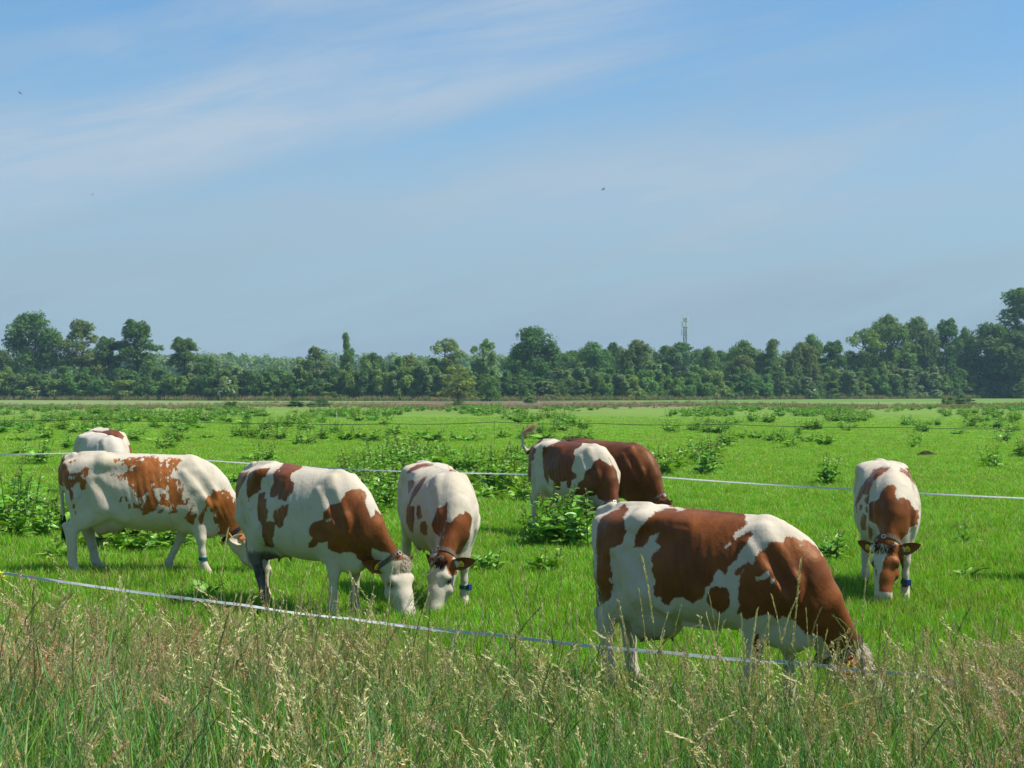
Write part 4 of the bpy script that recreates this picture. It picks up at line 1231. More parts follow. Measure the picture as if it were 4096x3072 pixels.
def plant_mat(name, base, tip, rough=0.6, trans=0.35, spec=0.25, hue=0.25, attr=True, patchy=0.0):
    """leaf surface: colour runs from base to tip (attribute t), varies per plant, lets some light through"""
    m = bpy.data.materials.new(name)
    m.use_nodes = True
    nt = m.node_tree
    b = nt.nodes['Principled BSDF']
    out = nt.nodes['Material Output']
    oi = nt.nodes.new('ShaderNodeObjectInfo')
    geo = nt.nodes.new('ShaderNodeNewGeometry')
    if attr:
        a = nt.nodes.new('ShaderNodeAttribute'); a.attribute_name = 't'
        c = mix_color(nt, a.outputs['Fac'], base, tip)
    else:
        c = mix_color(nt, 0.5, base, tip)
    if patchy:
        loc = oi.outputs['Location']
        pn = noise(nt, mapping(nt, loc, scale=(0.33, 0.20, 1)), 1.0, 4, 0.65)
        pn2 = noise(nt, mapping(nt, loc, scale=(1.6, 1.0, 1)), 1.0, 3, 0.6)
        c = mix_color(nt, math_node(nt, 'MULTIPLY', smooth(nt, pn, 0.50, 0.72), patchy), c, (0.20, 0.27, 0.035))
        c = mix_color(nt, math_node(nt, 'MULTIPLY', smooth(nt, pn2, 0.55, 0.75), patchy), c, (0.055, 0.150, 0.012))
    r2 = nt.nodes.new('ShaderNodeAttribute'); r2.attribute_name = 'r'
    v = math_node(nt, 'ADD', math_node(nt, 'MULTIPLY', oi.outputs['Random'], 0.5), math_node(nt, 'MULTIPLY', r2.outputs['Fac'], 0.5))
    hs = nt.nodes.new('ShaderNodeHueSaturation')
    nt.links.new(math_node(nt, 'MULTIPLY_ADD', v, hue * 0.16, 0.5 - hue * 0.08), hs.inputs['Hue'])
    nt.links.new(math_node(nt, 'MULTIPLY_ADD', r2.outputs['Fac'], hue * 1.6, 1 - hue * 0.8), hs.inputs['Value'])
    nt.links.new(c, hs.inputs['Color'])
    nt.links.new(hs.outputs[0], b.inputs['Base Color'])
    b.inputs['Roughness'].default_value = rough
    b.inputs['Specular IOR Level'].default_value = spec
    if trans:
        tr = nt.nodes.new('ShaderNodeBsdfTranslucent')
        tc = mix_color(nt, 1.0, hs.outputs[0], (1.25, 1.2, 0.55), 'MULTIPLY')
        nt.links.new(tc, tr.inputs['Color'])
        mx = nt.nodes.new('ShaderNodeMixShader')
        mx.inputs[0].default_value = trans
        nt.links.new(b.outputs[0], mx.inputs[1]); nt.links.new(tr.outputs[0], mx.inputs[2])
        nt.links.new(mx.outputs[0], out.inputs['Surface'])
    return m


class Leaves:
    """collects ribbons and lozenges, with attributes t (root to tip) and r (random per blade)"""
    def __init__(self):
        self.v, self.f, self.t, self.r, self.m = [], [], [], [], []

    def ribbon(self, pts, widths, side, r=None, mat=0, t0=0.0, t1=1.0):
        r = RNG.random() if r is None else r
        i0, n = len(self.v), len(pts)
        for i, (p, w) in enumerate(zip(pts, widths)):
            p = Vector(p)
            self.v += [p - side * w, p + side * w]
            self.t += [t0 + (t1 - t0) * i / (n - 1)] * 2
            self.r += [r] * 2
        for i in range(n - 1):
            self.f.append((i0 + 2 * i, i0 + 2 * i + 1, i0 + 2 * i + 3, i0 + 2 * i + 2)); self.m.append(mat)

    def lozenge(self, p, d, side, L, w, r=None, mat=0, t=1.0):
        r = RNG.random() if r is None else r
        i0 = len(self.v)
        p = Vector(p)
        self.v += [p, p + d * L * 0.45 + side * w, p + d * L, p + d * L * 0.45 - side * w]
        self.t += [t] * 4; self.r += [r] * 4
        self.f.append((i0, i0 + 1, i0 + 2, i0 + 3)); self.m.append(mat)

    def blade(self, root, yaw, lean, L, w, droop=0.8, segs=3, mat=0, r=None):
        d = Vector((math.cos(yaw) * math.sin(lean), math.sin(yaw) * math.sin(lean), math.cos(lean)))
        side = Vector((-math.sin(yaw), math.cos(yaw), 0))
        tw = RNG.uniform(-0.9, 0.9)
        side = (side * math.cos(tw) + d.cross(side) * math.sin(tw)).normalized()
        pts, ws = [Vector(root)], [w * 0.8]
        h = Vector((math.cos(yaw), math.sin(yaw), 0))
        for i in range(segs):
            d = (d + (h * 0.6 - Vector((0, 0, 0.55))) * droop / segs * (i + 0.4) / segs * 1.6).normalized()
            pts.append(pts[-1] + d * L / segs)
            k = (i + 1) / segs
            ws.append(w * (1 - k ** 2.2) + 0.0004)
        self.ribbon(pts, ws, side, r, mat)
        return pts

    def mesh(self, name, mats):
        me = fast_mesh(name, np.array([tuple(v) for v in self.v]), np.array(self.f), mats)
        fattr(me, 't', self.t); fattr(me, 'r', self.r)
        if max(self.m) > 0:
            me.polygons.foreach_set('material_index', np.array(self.m, dtype=np.int32))
        return me


def instancer(name, kind, sources, pts, rot, scale, idx, label=None):
    """one object whose geometry nodes put a source mesh on every point"""
    coll = bpy.data.collections.new(name + '_sources')
    for i, me in enumerate(sources):
        so = bpy.data.objects.new('%s_source_%03d' % (name, i), me)
        coll.objects.link(so)
    me = bpy.data.meshes.new(name)
    pts = np.ascontiguousarray(pts, dtype=np.float32)
    me.vertices.add(len(pts)); me.vertices.foreach_set('co', pts.ravel())
    fattr(me, 'rot', rot, 'FLOAT_VECTOR'); fattr(me, 'scl', scale, 'FLOAT_VECTOR'); fattr(me, 'idx', idx, 'INT')
    o = put(bpy.data.objects.new(name, me))
    ng = bpy.data.node_groups.new(name, 'GeometryNodeTree')
    ng.interface.new_socket('Geometry', in_out='INPUT', socket_type='NodeSocketGeometry')
    ng.interface.new_socket('Geometry', in_out='OUTPUT', socket_type='NodeSocketGeometry')
    gi, go = ng.nodes.new('NodeGroupInput'), ng.nodes.new('NodeGroupOutput')
    iop = ng.nodes.new('GeometryNodeInstanceOnPoints')
    ci = ng.nodes.new('GeometryNodeCollectionInfo')
    ci.inputs['Collection'].default_value = coll
    ci.inputs['Separate Children'].default_value = True
    ci.inputs['Reset Children'].default_value = True

    def na(nm, typ):
        n = ng.nodes.new('GeometryNodeInputNamedAttribute'); n.data_type = typ
        n.inputs['Name'].default_value = nm
        return n.outputs['Attribute']
    e2r = ng.nodes.new('FunctionNodeEulerToRotation')
    ng.links.new(na('rot', 'FLOAT_VECTOR'), e2r.inputs[0])
    ng.links.new(gi.outputs[0], iop.inputs['Points'])
    ng.links.new(ci.outputs[0], iop.inputs['Instance'])
    iop.inputs['Pick Instance'].default_value = True
    ng.links.new(na('idx', 'INT'), iop.inputs['Instance Index'])
    ng.links.new(e2r.outputs[0], iop.inputs['Rotation'])
    ng.links.new(na('scl', 'FLOAT_VECTOR'), iop.inputs['Scale'])
    ng.links.new(iop.outputs[0], go.inputs[0])
    o.modifiers.new('scatter', 'NODES').node_group = ng
    tag(o, label, None, None, kind)
    return o


# short meadow grass
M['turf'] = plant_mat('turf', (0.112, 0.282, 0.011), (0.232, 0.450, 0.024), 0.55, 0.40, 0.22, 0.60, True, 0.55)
M['straw'] = plant_mat('straw', (0.22, 0.20, 0.09), (0.42, 0.36, 0.20), 0.7, 0.2, 0.2, 0.25)
tufts = []
for k in range(7):
    L = Leaves()
    for i in range(20):
        a, rr = RNG.uniform(0, 6.283), RNG.uniform(0, 1) ** .6 * 0.085
        L.blade((math.cos(a) * rr, math.sin(a) * rr, -0.01), RNG.uniform(0, 6.283), abs(RNG.gauss(0.12, 0.28)), RNG.uniform(0.07, 0.16), RNG.uniform(0.0022, 0.0040), RNG.uniform(.3, 1.1), 3,
                1 if RNG.random() < 0.05 else 0)
    tufts.append(L.mesh('turf_tuft', [M['turf'], M['straw']]))


def scatter(y0, y1, dens, xmargin=1.08):
    """random points in the wedge the camera sees, a little wider on both sides"""
    P_ = []
    yy = y0
    while yy < y1:
        st = max(0.5, yy * 0.04)
        hw = 0.345 * yy * xmargin + 4.5
        n = NP.poisson(dens(yy) * 2 * hw * st)
        P_.append(np.stack([NP.uniform(-hw, hw, n), NP.uniform(yy, min(yy + st, y1), n)], 1))
        yy += st
    return np.concatenate(P_)


def clump(p, f=1.0, seed=0.0):
    """smooth 0..1 field for patchiness"""
    x, y = p[:, 0] * f, p[:, 1] * f
    s = np.sin(x * 1.7 + 2.1 * np.sin(y * 0.9 + seed) + seed) * np.cos(y * 1.3 + 1.7 * np.sin(x * 1.1 - seed)) + 0.6 * np.sin(x * 3.9 + y * 2.7 + seed * 3)
    return 0.5 + 0.3 * s


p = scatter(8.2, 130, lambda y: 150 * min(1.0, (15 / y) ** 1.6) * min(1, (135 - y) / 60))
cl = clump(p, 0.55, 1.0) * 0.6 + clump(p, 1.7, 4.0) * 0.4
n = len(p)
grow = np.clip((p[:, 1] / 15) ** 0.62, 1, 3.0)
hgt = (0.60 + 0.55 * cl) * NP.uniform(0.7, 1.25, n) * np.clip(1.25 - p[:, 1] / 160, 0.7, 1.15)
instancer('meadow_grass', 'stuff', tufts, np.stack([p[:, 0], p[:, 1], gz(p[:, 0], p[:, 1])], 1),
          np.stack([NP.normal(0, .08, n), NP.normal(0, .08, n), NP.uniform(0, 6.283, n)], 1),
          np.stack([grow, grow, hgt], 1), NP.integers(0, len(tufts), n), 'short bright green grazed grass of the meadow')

# tall flowering grasses of the road verge
M['blade_green'] = plant_mat('blade_green', (0.035, 0.092, 0.010), (0.180, 0.350, 0.034), 0.5, 0.35, 0.35, 0.65)  # dark base colour paints the shaded gaps low between the stalks
M['blade_blue'] = plant_mat('blade_blue', (0.030, 0.085, 0.020), (0.140, 0.290, 0.080), 0.5, 0.30, 0.35, 0.55)  # base darkened likewise, shade put into the blade colour
M['stem'] = plant_mat('stem', (0.110, 0.200, 0.030), (0.240, 0.290, 0.090), 0.6, 0.15, 0.3, 0.3)
M['seed_pale'] = plant_mat('seed_pale', (0.38, 0.39, 0.14), (0.56, 0.51, 0.26), 0.6, 0.3, 0.25, 0.45)
M['seed_purple'] = plant_mat('seed_purple', (0.34, 0.205, 0.145), (0.50, 0.325, 0.225), 0.7, 0.25, 0.2, 0.45)
M['seed_tan'] = plant_mat('seed_tan', (0.46, 0.27, 0.13), (0.58, 0.36, 0.19), 0.7, 0.25, 0.2, 0.35)
M['seed_green'] = plant_mat('seed_green', (0.16, 0.20, 0.075), (0.23, 0.25, 0.11), 0.65, 0.25, 0.2, 0.4)
UPV = Vector((0, 0, 1))


def stalk(L, h, lean, yaw, nod, w=0.0014, mat=0):
    pts = [Vector((0, 0, -0.02))]
    d = Vector((math.cos(yaw) * lean, math.sin(yaw) * lean, 1)).normalized()
    hv = Vector((math.cos(yaw), math.sin(yaw), 0))
    n = 9
    for i in range(n):
        k = (i + 1) / n
        d = (d + hv * nod * k ** 3 * 0.5 - UPV * nod * k ** 3 * 0.25).normalized()
        pts.append(pts[-1] + d * h / n)
    for a in (0.0, 1.57):
        side = Vector((math.cos(a), math.sin(a), 0))
        L.ribbon(pts, [w * (1.15 - 0.6 * i / n) for i in range(n + 1)], side, 0.5, mat)
    return pts


def along(pts, t):
    t = max(0, min(0.9999, t)) * (len(pts) - 1)
    i = int(t)
    return pts[i].lerp(pts[i + 1], t - i), (pts[i + 1] - pts[i]).normalized()


def stem_leaves(L, pts, n, mat, ln=0.22, w=0.0042):
    for _ in range(n):
        p0, d = along(pts, RNG.uniform(0.12, 0.6))
        L.blade(p0, RNG.uniform(0, 6.283), RNG.uniform(.35, .8), ln * RNG.uniform(.6, 1.3), w * RNG.uniform(.7, 1.2), RNG.uniform(.6, 1.6), 4, mat)


def rye(k):        # slender spike of alternating spikelets (tall, upright)
    L = Leaves()
    h = RNG.uniform(0.75, 1.0)
    pts = stalk(L, h, RNG.uniform(0, .16), RNG.uniform(0, 6.28), RNG.uniform(0.05, .5))
    m = 1
    for i in range(46):
        t = 0.70 + 0.30 * i / 45
        p0, d = along(pts, t)
        a = (i % 2) * math.pi + k + RNG.uniform(-.5, .5)
        o = Vector((math.cos(a), math.sin(a), 0))
        for s in (0, 1):
            dd = (d + o * RNG.uniform(.12, .42)).normalized()
            L.lozenge(p0, dd, d.cross(o).normalized() if s else o, RNG.uniform(.014, .022), RNG.uniform(.0016, .0027), None, m)
    stem_leaves(L, pts, 3, 2)
    return L.mesh('rye_stalk', [M['stem'], M['seed_pale'] if k % 3 else M['seed_green'], M['blade_green']])


def brome(k):      # open, one-sided, nodding panicle of pale straw spikelets
    L = Leaves()
    h = RNG.uniform(0.80, 1.05)
    yaw = RNG.uniform(0, 6.28)
    pts = stalk(L, h, RNG.uniform(0.02, .18), yaw, RNG.uniform(.2, .7))
    for i in range(15):
        t = 0.66 + 0.34 * i / 14
        p0, d = along(pts, t)
        for s in range(2):
            a = yaw + RNG.uniform(-1.5, 1.5)
            o = Vector((math.cos(a), math.sin(a), RNG.uniform(.1, .9))).normalized()
            bl = (1.05 - (t - .66) * 2.4) * RNG.uniform(.03, .075)
            q = p0 + (d * .7 + o * .7) * bl
            L.ribbon([p0, q], [.0005, .0004], Vector((0, 1, 0)), .5, 0)
            for _ in range(4):
                dd = (d * .8 + o * .6 + Vector((RNG.gauss(0, .3), RNG.gauss(0, .3), RNG.gauss(-.1, .3)))).normalized()
                sv = dd.orthogonal().normalized()
                L.lozenge(q - dd * RNG.uniform(0, .02), dd, sv, RNG.uniform(.016, .026), RNG.uniform(.0017, .0030), None, 1)
    stem_leaves(L, pts, 2, 2)
    return L.mesh('brome_stalk', [M['stem'], M['seed_pale'], M['blade_green']])


def fog(k):        # soft purple-brown plume
    L = Leaves()
    h = RNG.uniform(0.55, .85)
    pts = stalk(L, h, RNG.uniform(0, .22), RNG.uniform(0, 6.28), RNG.uniform(.1, .7), 0.0011)
    tight = k % 3 == 0
    for i in range(34):
        t = 0.78 + 0.22 * i / 33
        p0, d = along(pts, t)
        spread = (0.008 if tight else 0.024) * (1.15 - (t - .78) * 4.2)
        for s in range(4):
            a = RNG.uniform(0, 6.28)
            o = Vector((math.cos(a), math.sin(a), RNG.uniform(-.1, .9))).normalized()
            q = p0 + o * abs(RNG.gauss(spread, spread * .4))
            dd = (d + o * .8).normalized()
            L.lozenge(q, dd, dd.orthogonal().normalized(), RNG.uniform(.007, .013), RNG.uniform(.0014, .0024), None, 1)
    stem_leaves(L, pts, 2, 2, .16, .0035)
    return L.mesh('fog_stalk', [M['stem'], M['seed_tan'] if tight else M['seed_purple'], M['blade_green']])


def cock(k):       # stiff stalk with dense one-sided clusters
    L = Leaves()
    h = RNG.uniform(0.75, 1.0)
    yaw = RNG.uniform(0, 6.28)
    pts = stalk(L, h, RNG.uniform(0, .15), yaw, RNG.uniform(.1, .5), .0017)
    for c in range(6):
        t = 0.74 + 0.26 * c / 5
        p0, d = along(pts, t)
        o = Vector((math.cos(yaw), math.sin(yaw), .5)).normalized()
        ce = p0 + o * (0.045 * (1.0 - c / 6.0) + .004)
        L.ribbon([p0 - d * .02, ce], [.0007, .0006], Vector((0, 1, 0)), .5, 0)
        for _ in range(24):
            off = Vector((RNG.gauss(0, .0075), RNG.gauss(0, .0075), RNG.gauss(0, .011)))
            dd = (d + off * 60).normalized()
            L.lozenge(ce + off, dd, dd.orthogonal().normalized(), RNG.uniform(.007, .012), RNG.uniform(.0015, .0026), None, 1)
    stem_leaves(L, pts, 3, 2, .26, .0048)
    return L.mesh('cocksfoot_stalk', [M['stem'], M['seed_green'] if k % 2 else M['seed_purple'], M['blade_blue']])


def leafy(k):      # tuft of long blades
    L = Leaves()
    for i in range(17):
        a, rr = RNG.uniform(0, 6.283), RNG.uniform(0, .07)
        L.blade((math.cos(a) * rr, math.sin(a) * rr, -0.02), RNG.uniform(0, 6.283), abs(RNG.gauss(.08, .18)), RNG.uniform(.32, .80), RNG.uniform(.0022, .0055), RNG.uniform(.3, 1.5), 6)
    return L.mesh('verge_tuft', [M['blade_blue'] if k % 3 == 0 else M['blade_green']])


SRC = [rye(k) for k in range(7)] + [brome(k) for k in range(7)] + [fog(k) for k in range(9)] + [cock(k) for k in range(5)] + [leafy(k) for k in range(7)]
GROUPS = {'rye': range(0, 7), 'brome': range(7, 14), 'fog': range(14, 23), 'cock': range(23, 28), 'leafy': range(28, 35)}


def verge_edge(u):   # u = x / y, far edge of the tall grass
    return np.interp(u, [-.36, -.2, -.1, 0.0, .06, .12, .22, .30, .36], [11.2, 11.0, 10.7, 9.9, 9.1, 8.9, 9.2, 10.0, 10.8])


def verge(kind, dens, weight, s0=0.85, s1=1.15, ymin=3.4, shrink=True):
    p = scatter(ymin, 11.6, lambda y: dens, 1.15)
    u = p[:, 0] / p[:, 1]
    e = verge_edge(u) + NP.normal(0, .35, len(p))
    ph = {'rye': 3.1, 'brome': 7.7, 'fog': 12.3, 'cock': 21.0, 'leafy': 33.0}[kind]
    cl = np.clip((clump(p, 1.35, ph) - .28) * 2.4, .12 if kind != 'leafy' else .5, 1.5)
    keep = (p[:, 1] < e) & (NP.uniform(0, 1, len(p)) < np.clip(weight(u, p) * cl, 0, 1))
    p = p[keep]
    n = len(p)
    hf = np.interp(p[:, 0] / p[:, 1], [-.36, -.2, -.12, -.03, .1, .2, .3, .36], [1.05, 1.0, .92, .84, .78, .76, .86, .95])
    s = NP.uniform(s0, s1, n) * np.clip(0.80 + 0.30 * clump(p, 1.3, 2.0), .7, 1.15) * (hf if shrink else 1.0)
    return p, s, NP.choice(list(GROUPS[kind]), n)


def gauss(u, c, w):
    return np.exp(-((u - c) / w) ** 2)


def lay(name, label, *sets):
    p = np.concatenate([q[0] for q in sets]); s = np.concatenate([q[1] for q in sets]); i = np.concatenate([q[2] for q in sets])
    n = len(p)
    instancer(name, 'stuff', SRC, np.stack([p[:, 0], p[:, 1], gz(p[:, 0], p[:, 1])], 1),
              np.stack([NP.normal(0, .07, n), NP.normal(0.04, .07, n), NP.uniform(0, 6.283, n)], 1), np.stack([s, s, s], 1), i, label)


def near_stalks(kind, dens, weight):
    q = verge(kind, dens, weight, .85, 1.1, 3.0, False)
    k = q[0][:, 1] < 5.6
    return q[0][k], q[1][k], q[2][k]


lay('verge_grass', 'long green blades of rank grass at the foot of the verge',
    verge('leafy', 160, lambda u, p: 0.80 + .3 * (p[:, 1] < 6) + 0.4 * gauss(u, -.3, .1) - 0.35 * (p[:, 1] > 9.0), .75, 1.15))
lay('flowering_grass', 'tall verge grass with pale straw seed heads',
    verge('rye', 125, lambda u, p: 0.38 + .55 * gauss(u, -.12, .09) + .35 * gauss(u, .1, .08) - .25 * gauss(u, .02, .04) * (p[:, 1] > 8.3)),
    verge('rye', 13, lambda u, p: 0.22 + .9 * gauss(u, .10, .12) + .5 * gauss(u, -.13, .06), 1.0, 1.25, 5.5, False),
    verge('rye', 9, lambda u, p: (.25 + .75 * gauss(u, -.12, .12)) * (p[:, 1] > 8.3), 1.15, 1.38, 8.0, False),
    near_stalks('rye', 14, lambda u, p: .7 + 0 * u), near_stalks('brome', 6, lambda u, p: .35 + .6 * gauss(u, -.02, .12)),
    verge('brome', 80, lambda u, p: 0.10 + .95 * gauss(u, -.03, .085) * (p[:, 1] < 9.6) + .30 * gauss(u, .18, .08) + .2 * gauss(u, -.2, .08)))
lay('purple_grass', 'purple brown flowering grass filling the verge edges',
    verge('fog', 185, lambda u, p: .08 + 1.1 * gauss(u, -.34, .12) * np.clip((p[:, 1] - 6.4) / 1.6, 0, 1) + .75 * gauss(u, -.13, .07) * (p[:, 1] > 8.6) + 1.0 * gauss(u, .34, .11) * np.clip((p[:, 1] - 4.4) / 2, .25, 1) + .12 * (p[:, 1] > 8.5), .8, 1.1),
    verge('cock', 50, lambda u, p: .10 + .8 * gauss(u, .27, .1) + .2 * gauss(u, .1, .05)))

# ------------------------------------------------------------------ docks (broad-leaved weeds cattle leave standing)
M['dock_leaf'] = plant_mat('dock_leaf', (0.140, 0.310, 0.026), (0.215, 0.430, 0.044), 0.42, 0.28, 0.45, 0.35)
M['dock_dark'] = plant_mat('dock_dark', (0.095, 0.230, 0.024), (0.145, 0.310, 0.038), 0.42, 0.25, 0.45, 0.35)
M['dock_stem'] = plant_mat('dock_stem', (0.10, 0.12, 0.03), (0.16, 0.15, 0.05), 0.6, 0.1, 0.3, 0.3)


def dock_leaf_mesh(wav, mat):
    n, L_ = 6, Leaves()
    vs, fs, ts = [], [], []
    for i in range(n + 1):
        k = i / n
        w = 0.25 * math.sin(math.pi * min(1, 0.10 + 0.90 * k) ** .8) ** .8 * (1 - .25 * k) if i < n else 0.004
        if i == 0: w = 0.02
        z = 0.10 * math.sin(k * 2.6) - 0.16 * k * k
        for j in (-1, -.5, 0, .5, 1):
            vs.append((k, j * w * (1 + .12 * wav * math.sin(i * 2.4 + j)), z + abs(j) * .05 + .03 * wav * math.sin(i * 2.1 + j * 3 + wav)))
            ts.append(k)
    for i in range(n):
        for j in range(4):
            a = i * 5 + j
            fs.append((a, a + 1, a + 6, a + 5))
    me = fast_mesh('leaf', np.array(vs), np.array(fs), mat, True)
    fattr(me, 't', ts); fattr(me, 'r', [0.5 + 0.3 * math.sin(wav * 9)] * len(vs))
    return me


LEAF = [dock_leaf_mesh(w, M['dock_dark'] if i % 3 == 2 else M['dock_leaf']) for i, w in enumerate((0.4, 1.0, 1.6, 0.7, 1.3, 0.9))]


def dock_plan(h, wide, n_base, n_stem, rng):
    """stems and leaf placements of one plant: (stem point lists, [(leaf index, matrix)])"""
    stems, lv = [], []
    for i in range(n_base):
        yaw = i * 2.4 + rng.uniform(-.4, .4)
        el = rng.uniform(.0, .85)
        ln = wide * rng.uniform(.50, .95)
        r0 = rng.uniform(.02, .10)
        mt = Matrix.Translation((math.cos(yaw) * r0, math.sin(yaw) * r0, rng.uniform(.01, h * .35))) @ Matrix.Rotation(yaw, 4, 'Z') @ Matrix.Rotation(-el, 4, 'Y') @ Matrix.Rotation(rng.uniform(-.5, .5), 4, 'X') @ Matrix.Diagonal((ln, ln * rng.uniform(.8, 1.1), ln, 1))
        lv.append((rng.randrange(6), mt))
    for s in range(n_stem):
        yaw = rng.uniform(0, 6.28)
        r0, le = rng.uniform(0, wide * .75), rng.uniform(.05, .42)
        base = Vector((math.cos(yaw) * r0, math.sin(yaw) * r0, 0))
        sh = h * rng.uniform(.75, 1.05)
        pts = [base + Vector((math.cos(yaw) * le * k * sh, math.sin(yaw) * le * k * sh, sh * k)) for k in (0, .25, .5, .75, 1)]
        stems.append(pts)
        nl = max(4, int(sh / .045))
        for q in range(nl):
            k = .12 + .88 * q / nl
            p0, d = along(pts, k)
            ya = q * 2.3 + rng.uniform(-.5, .5)
            ln = (wide * .60 * (1.12 - k) ** .7 + .03) * rng.uniform(.75, 1.2)
            mt = Matrix.Translation(p0) @ Matrix.Rotation(ya, 4, 'Z') @ Matrix.Rotation(-rng.uniform(-.35, .75), 4, 'Y') @ Matrix.Rotation(rng.uniform(-.7, .7), 4, 'X') @ Matrix.Diagonal((ln, ln * rng.uniform(.7, 1.0), ln, 1))
            lv.append((rng.randrange(6), mt))
    return stems, lv


def stem_mesh(stems):
    L = Leaves()
    rr = random.Random(3)
    for pts in stems:
        for a in (0, 1.57):
            L.ribbon(pts, [.005, .0045, .004, .003, .0015], Vector((math.cos(a), math.sin(a), 0)), .5, 0)
        for q in range(14):      # young flower whorls near the tip
            p0, d = along(pts, .80 + .2 * q / 14)
            dd = Vector((rr.gauss(0, .7), rr.gauss(0, .7), .8)).normalized()
            L.lozenge(p0, dd, dd.orthogonal().normalized(), .03, .006, None, 0)
    return L.mesh('stem', [M['dock_stem']])


def dock_detailed(pos, h, wide, nb, ns, label, seed, group='dock plants standing in the meadow'):
    rng = random.Random(seed)
    stems, lv = dock_plan(h, wide, nb, ns, rng)
    root = empty('dock_plant', pos)
    tag(root, label, 'weed', group)
    if stems:
        put(bpy.data.objects.new('stem', stem_mesh(stems)), root)
    for i, mt in lv:
        o = bpy.data.objects.new('leaf', LEAF[i])
        o.matrix_local = mt
        put(o, root)
    return root


def dock_joined(h, wide, nb, ns, seed):
    rng = random.Random(seed)
    stems, lv = dock_plan(h, wide, nb, ns, rng)
    vs, fs, ts, rs, mi = [], [], [], [], []
    n0 = 0
    for i, mt in lv:
        me = LEAF[i]
        co = np.empty(len(me.vertices) * 3, dtype=np.float32); me.vertices.foreach_get('co', co)
        co = np.c_[co.reshape(-1, 3), np.ones(len(me.vertices))] @ np.array(mt).T
        f = np.array([tuple(p.vertices) for p in me.polygons]) + n0
        vs.append(co[:, :3]); fs.append(f); n0 += len(co)
        ts += [0.6] * len(co); rs += [rng.random()] * len(co); mi += [i % 3 == 2] * len(f)
    sm = stem_mesh(stems) if stems else None
    if sm:
        co = np.empty(len(sm.vertices) * 3, dtype=np.float32); sm.vertices.foreach_get('co', co)
        vs.append(co.reshape(-1, 3)); f = np.array([tuple(p.vertices) for p in sm.polygons]) + n0
        fs.append(f); ts += [.5] * (len(co) // 3); rs += [.5] * (len(co) // 3); mi += [2] * len(f)
    me = fast_mesh('dock_plant', np.concatenate(vs), np.concatenate(fs), [M['dock_leaf'], M['dock_dark'], M['dock_stem']], False)
    fattr(me, 't', ts); fattr(me, 'r', rs)
    me.polygons.foreach_set('material_index', np.array(mi, dtype=np.int32))
    return me


NEAR_DOCKS = [  # px, py of the foot, height, leaf length, base leaves, stems, label
    (2150, 2190, .58, .34, 20, 6, 'left plant of the leafy dock clump in front of the tail-flicking cow'),
    (2250, 2176, .72, .36, 22, 9, 'tallest plant in the middle of the dock clump in front of the tail-flicking cow'),
    (2345, 2184, .60, .34, 18, 6, 'right plant of the dock clump, at the front leg of the tail-flicking cow'),
    (2175, 2300, .36, .30, 16, 3, 'low dock on open turf, nearer the viewer than the leafy clump'),
    (3320, 2245, .42, .30, 16, 5, 'dock growing right behind the neck of the largest cow'),
    (3868, 2180, .42, .20, 8, 3, 'upright young dock right of the cow with the blazed face'),
    (3862, 2318, .22, .24, 11, 1, 'low dock rosette on the turf at the right, nearest the right-hand shadow'),
    (1935, 2290, .40, .34, 14, 3, 'dock beside the banded front leg of the white-faced pair'),
    (1500, 2090, .62, .30, 16, 6, 'tall dock between the tufted cow and the mostly white cow'),
    (1440, 2010, .62, .30, 16, 6, 'dock showing over the neck of the tufted cow'),
    (225, 2250, .36, .30, 16, 2, 'shaded dark dock by the hind legs of the ginger speckled cow'),
    (500, 2215, .40, .30, 16, 4, 'dock under the belly of the ginger speckled cow, by its udder'),
    (585, 2218, .38, .30, 16, 4, 'dock under the belly of the ginger speckled cow, by its front legs'),
    (60, 2160, .62, .30, 16, 6, 'dock at the very left edge, nearest plant of the tall bank'),
    (160, 2150, .64, .30, 16, 6, 'dock in the tall bank just left of the ginger speckled cow'),
    (830, 2395, .22, .30, 12, 1, 'low dock by the tape between the ginger speckled cow and the tufted cow'),
]
for i, (px, py, h, w, nb, ns, lab) in enumerate(NEAR_DOCKS):
    dock_detailed(at(px, py), h, w, nb, ns, lab, 40 + i)

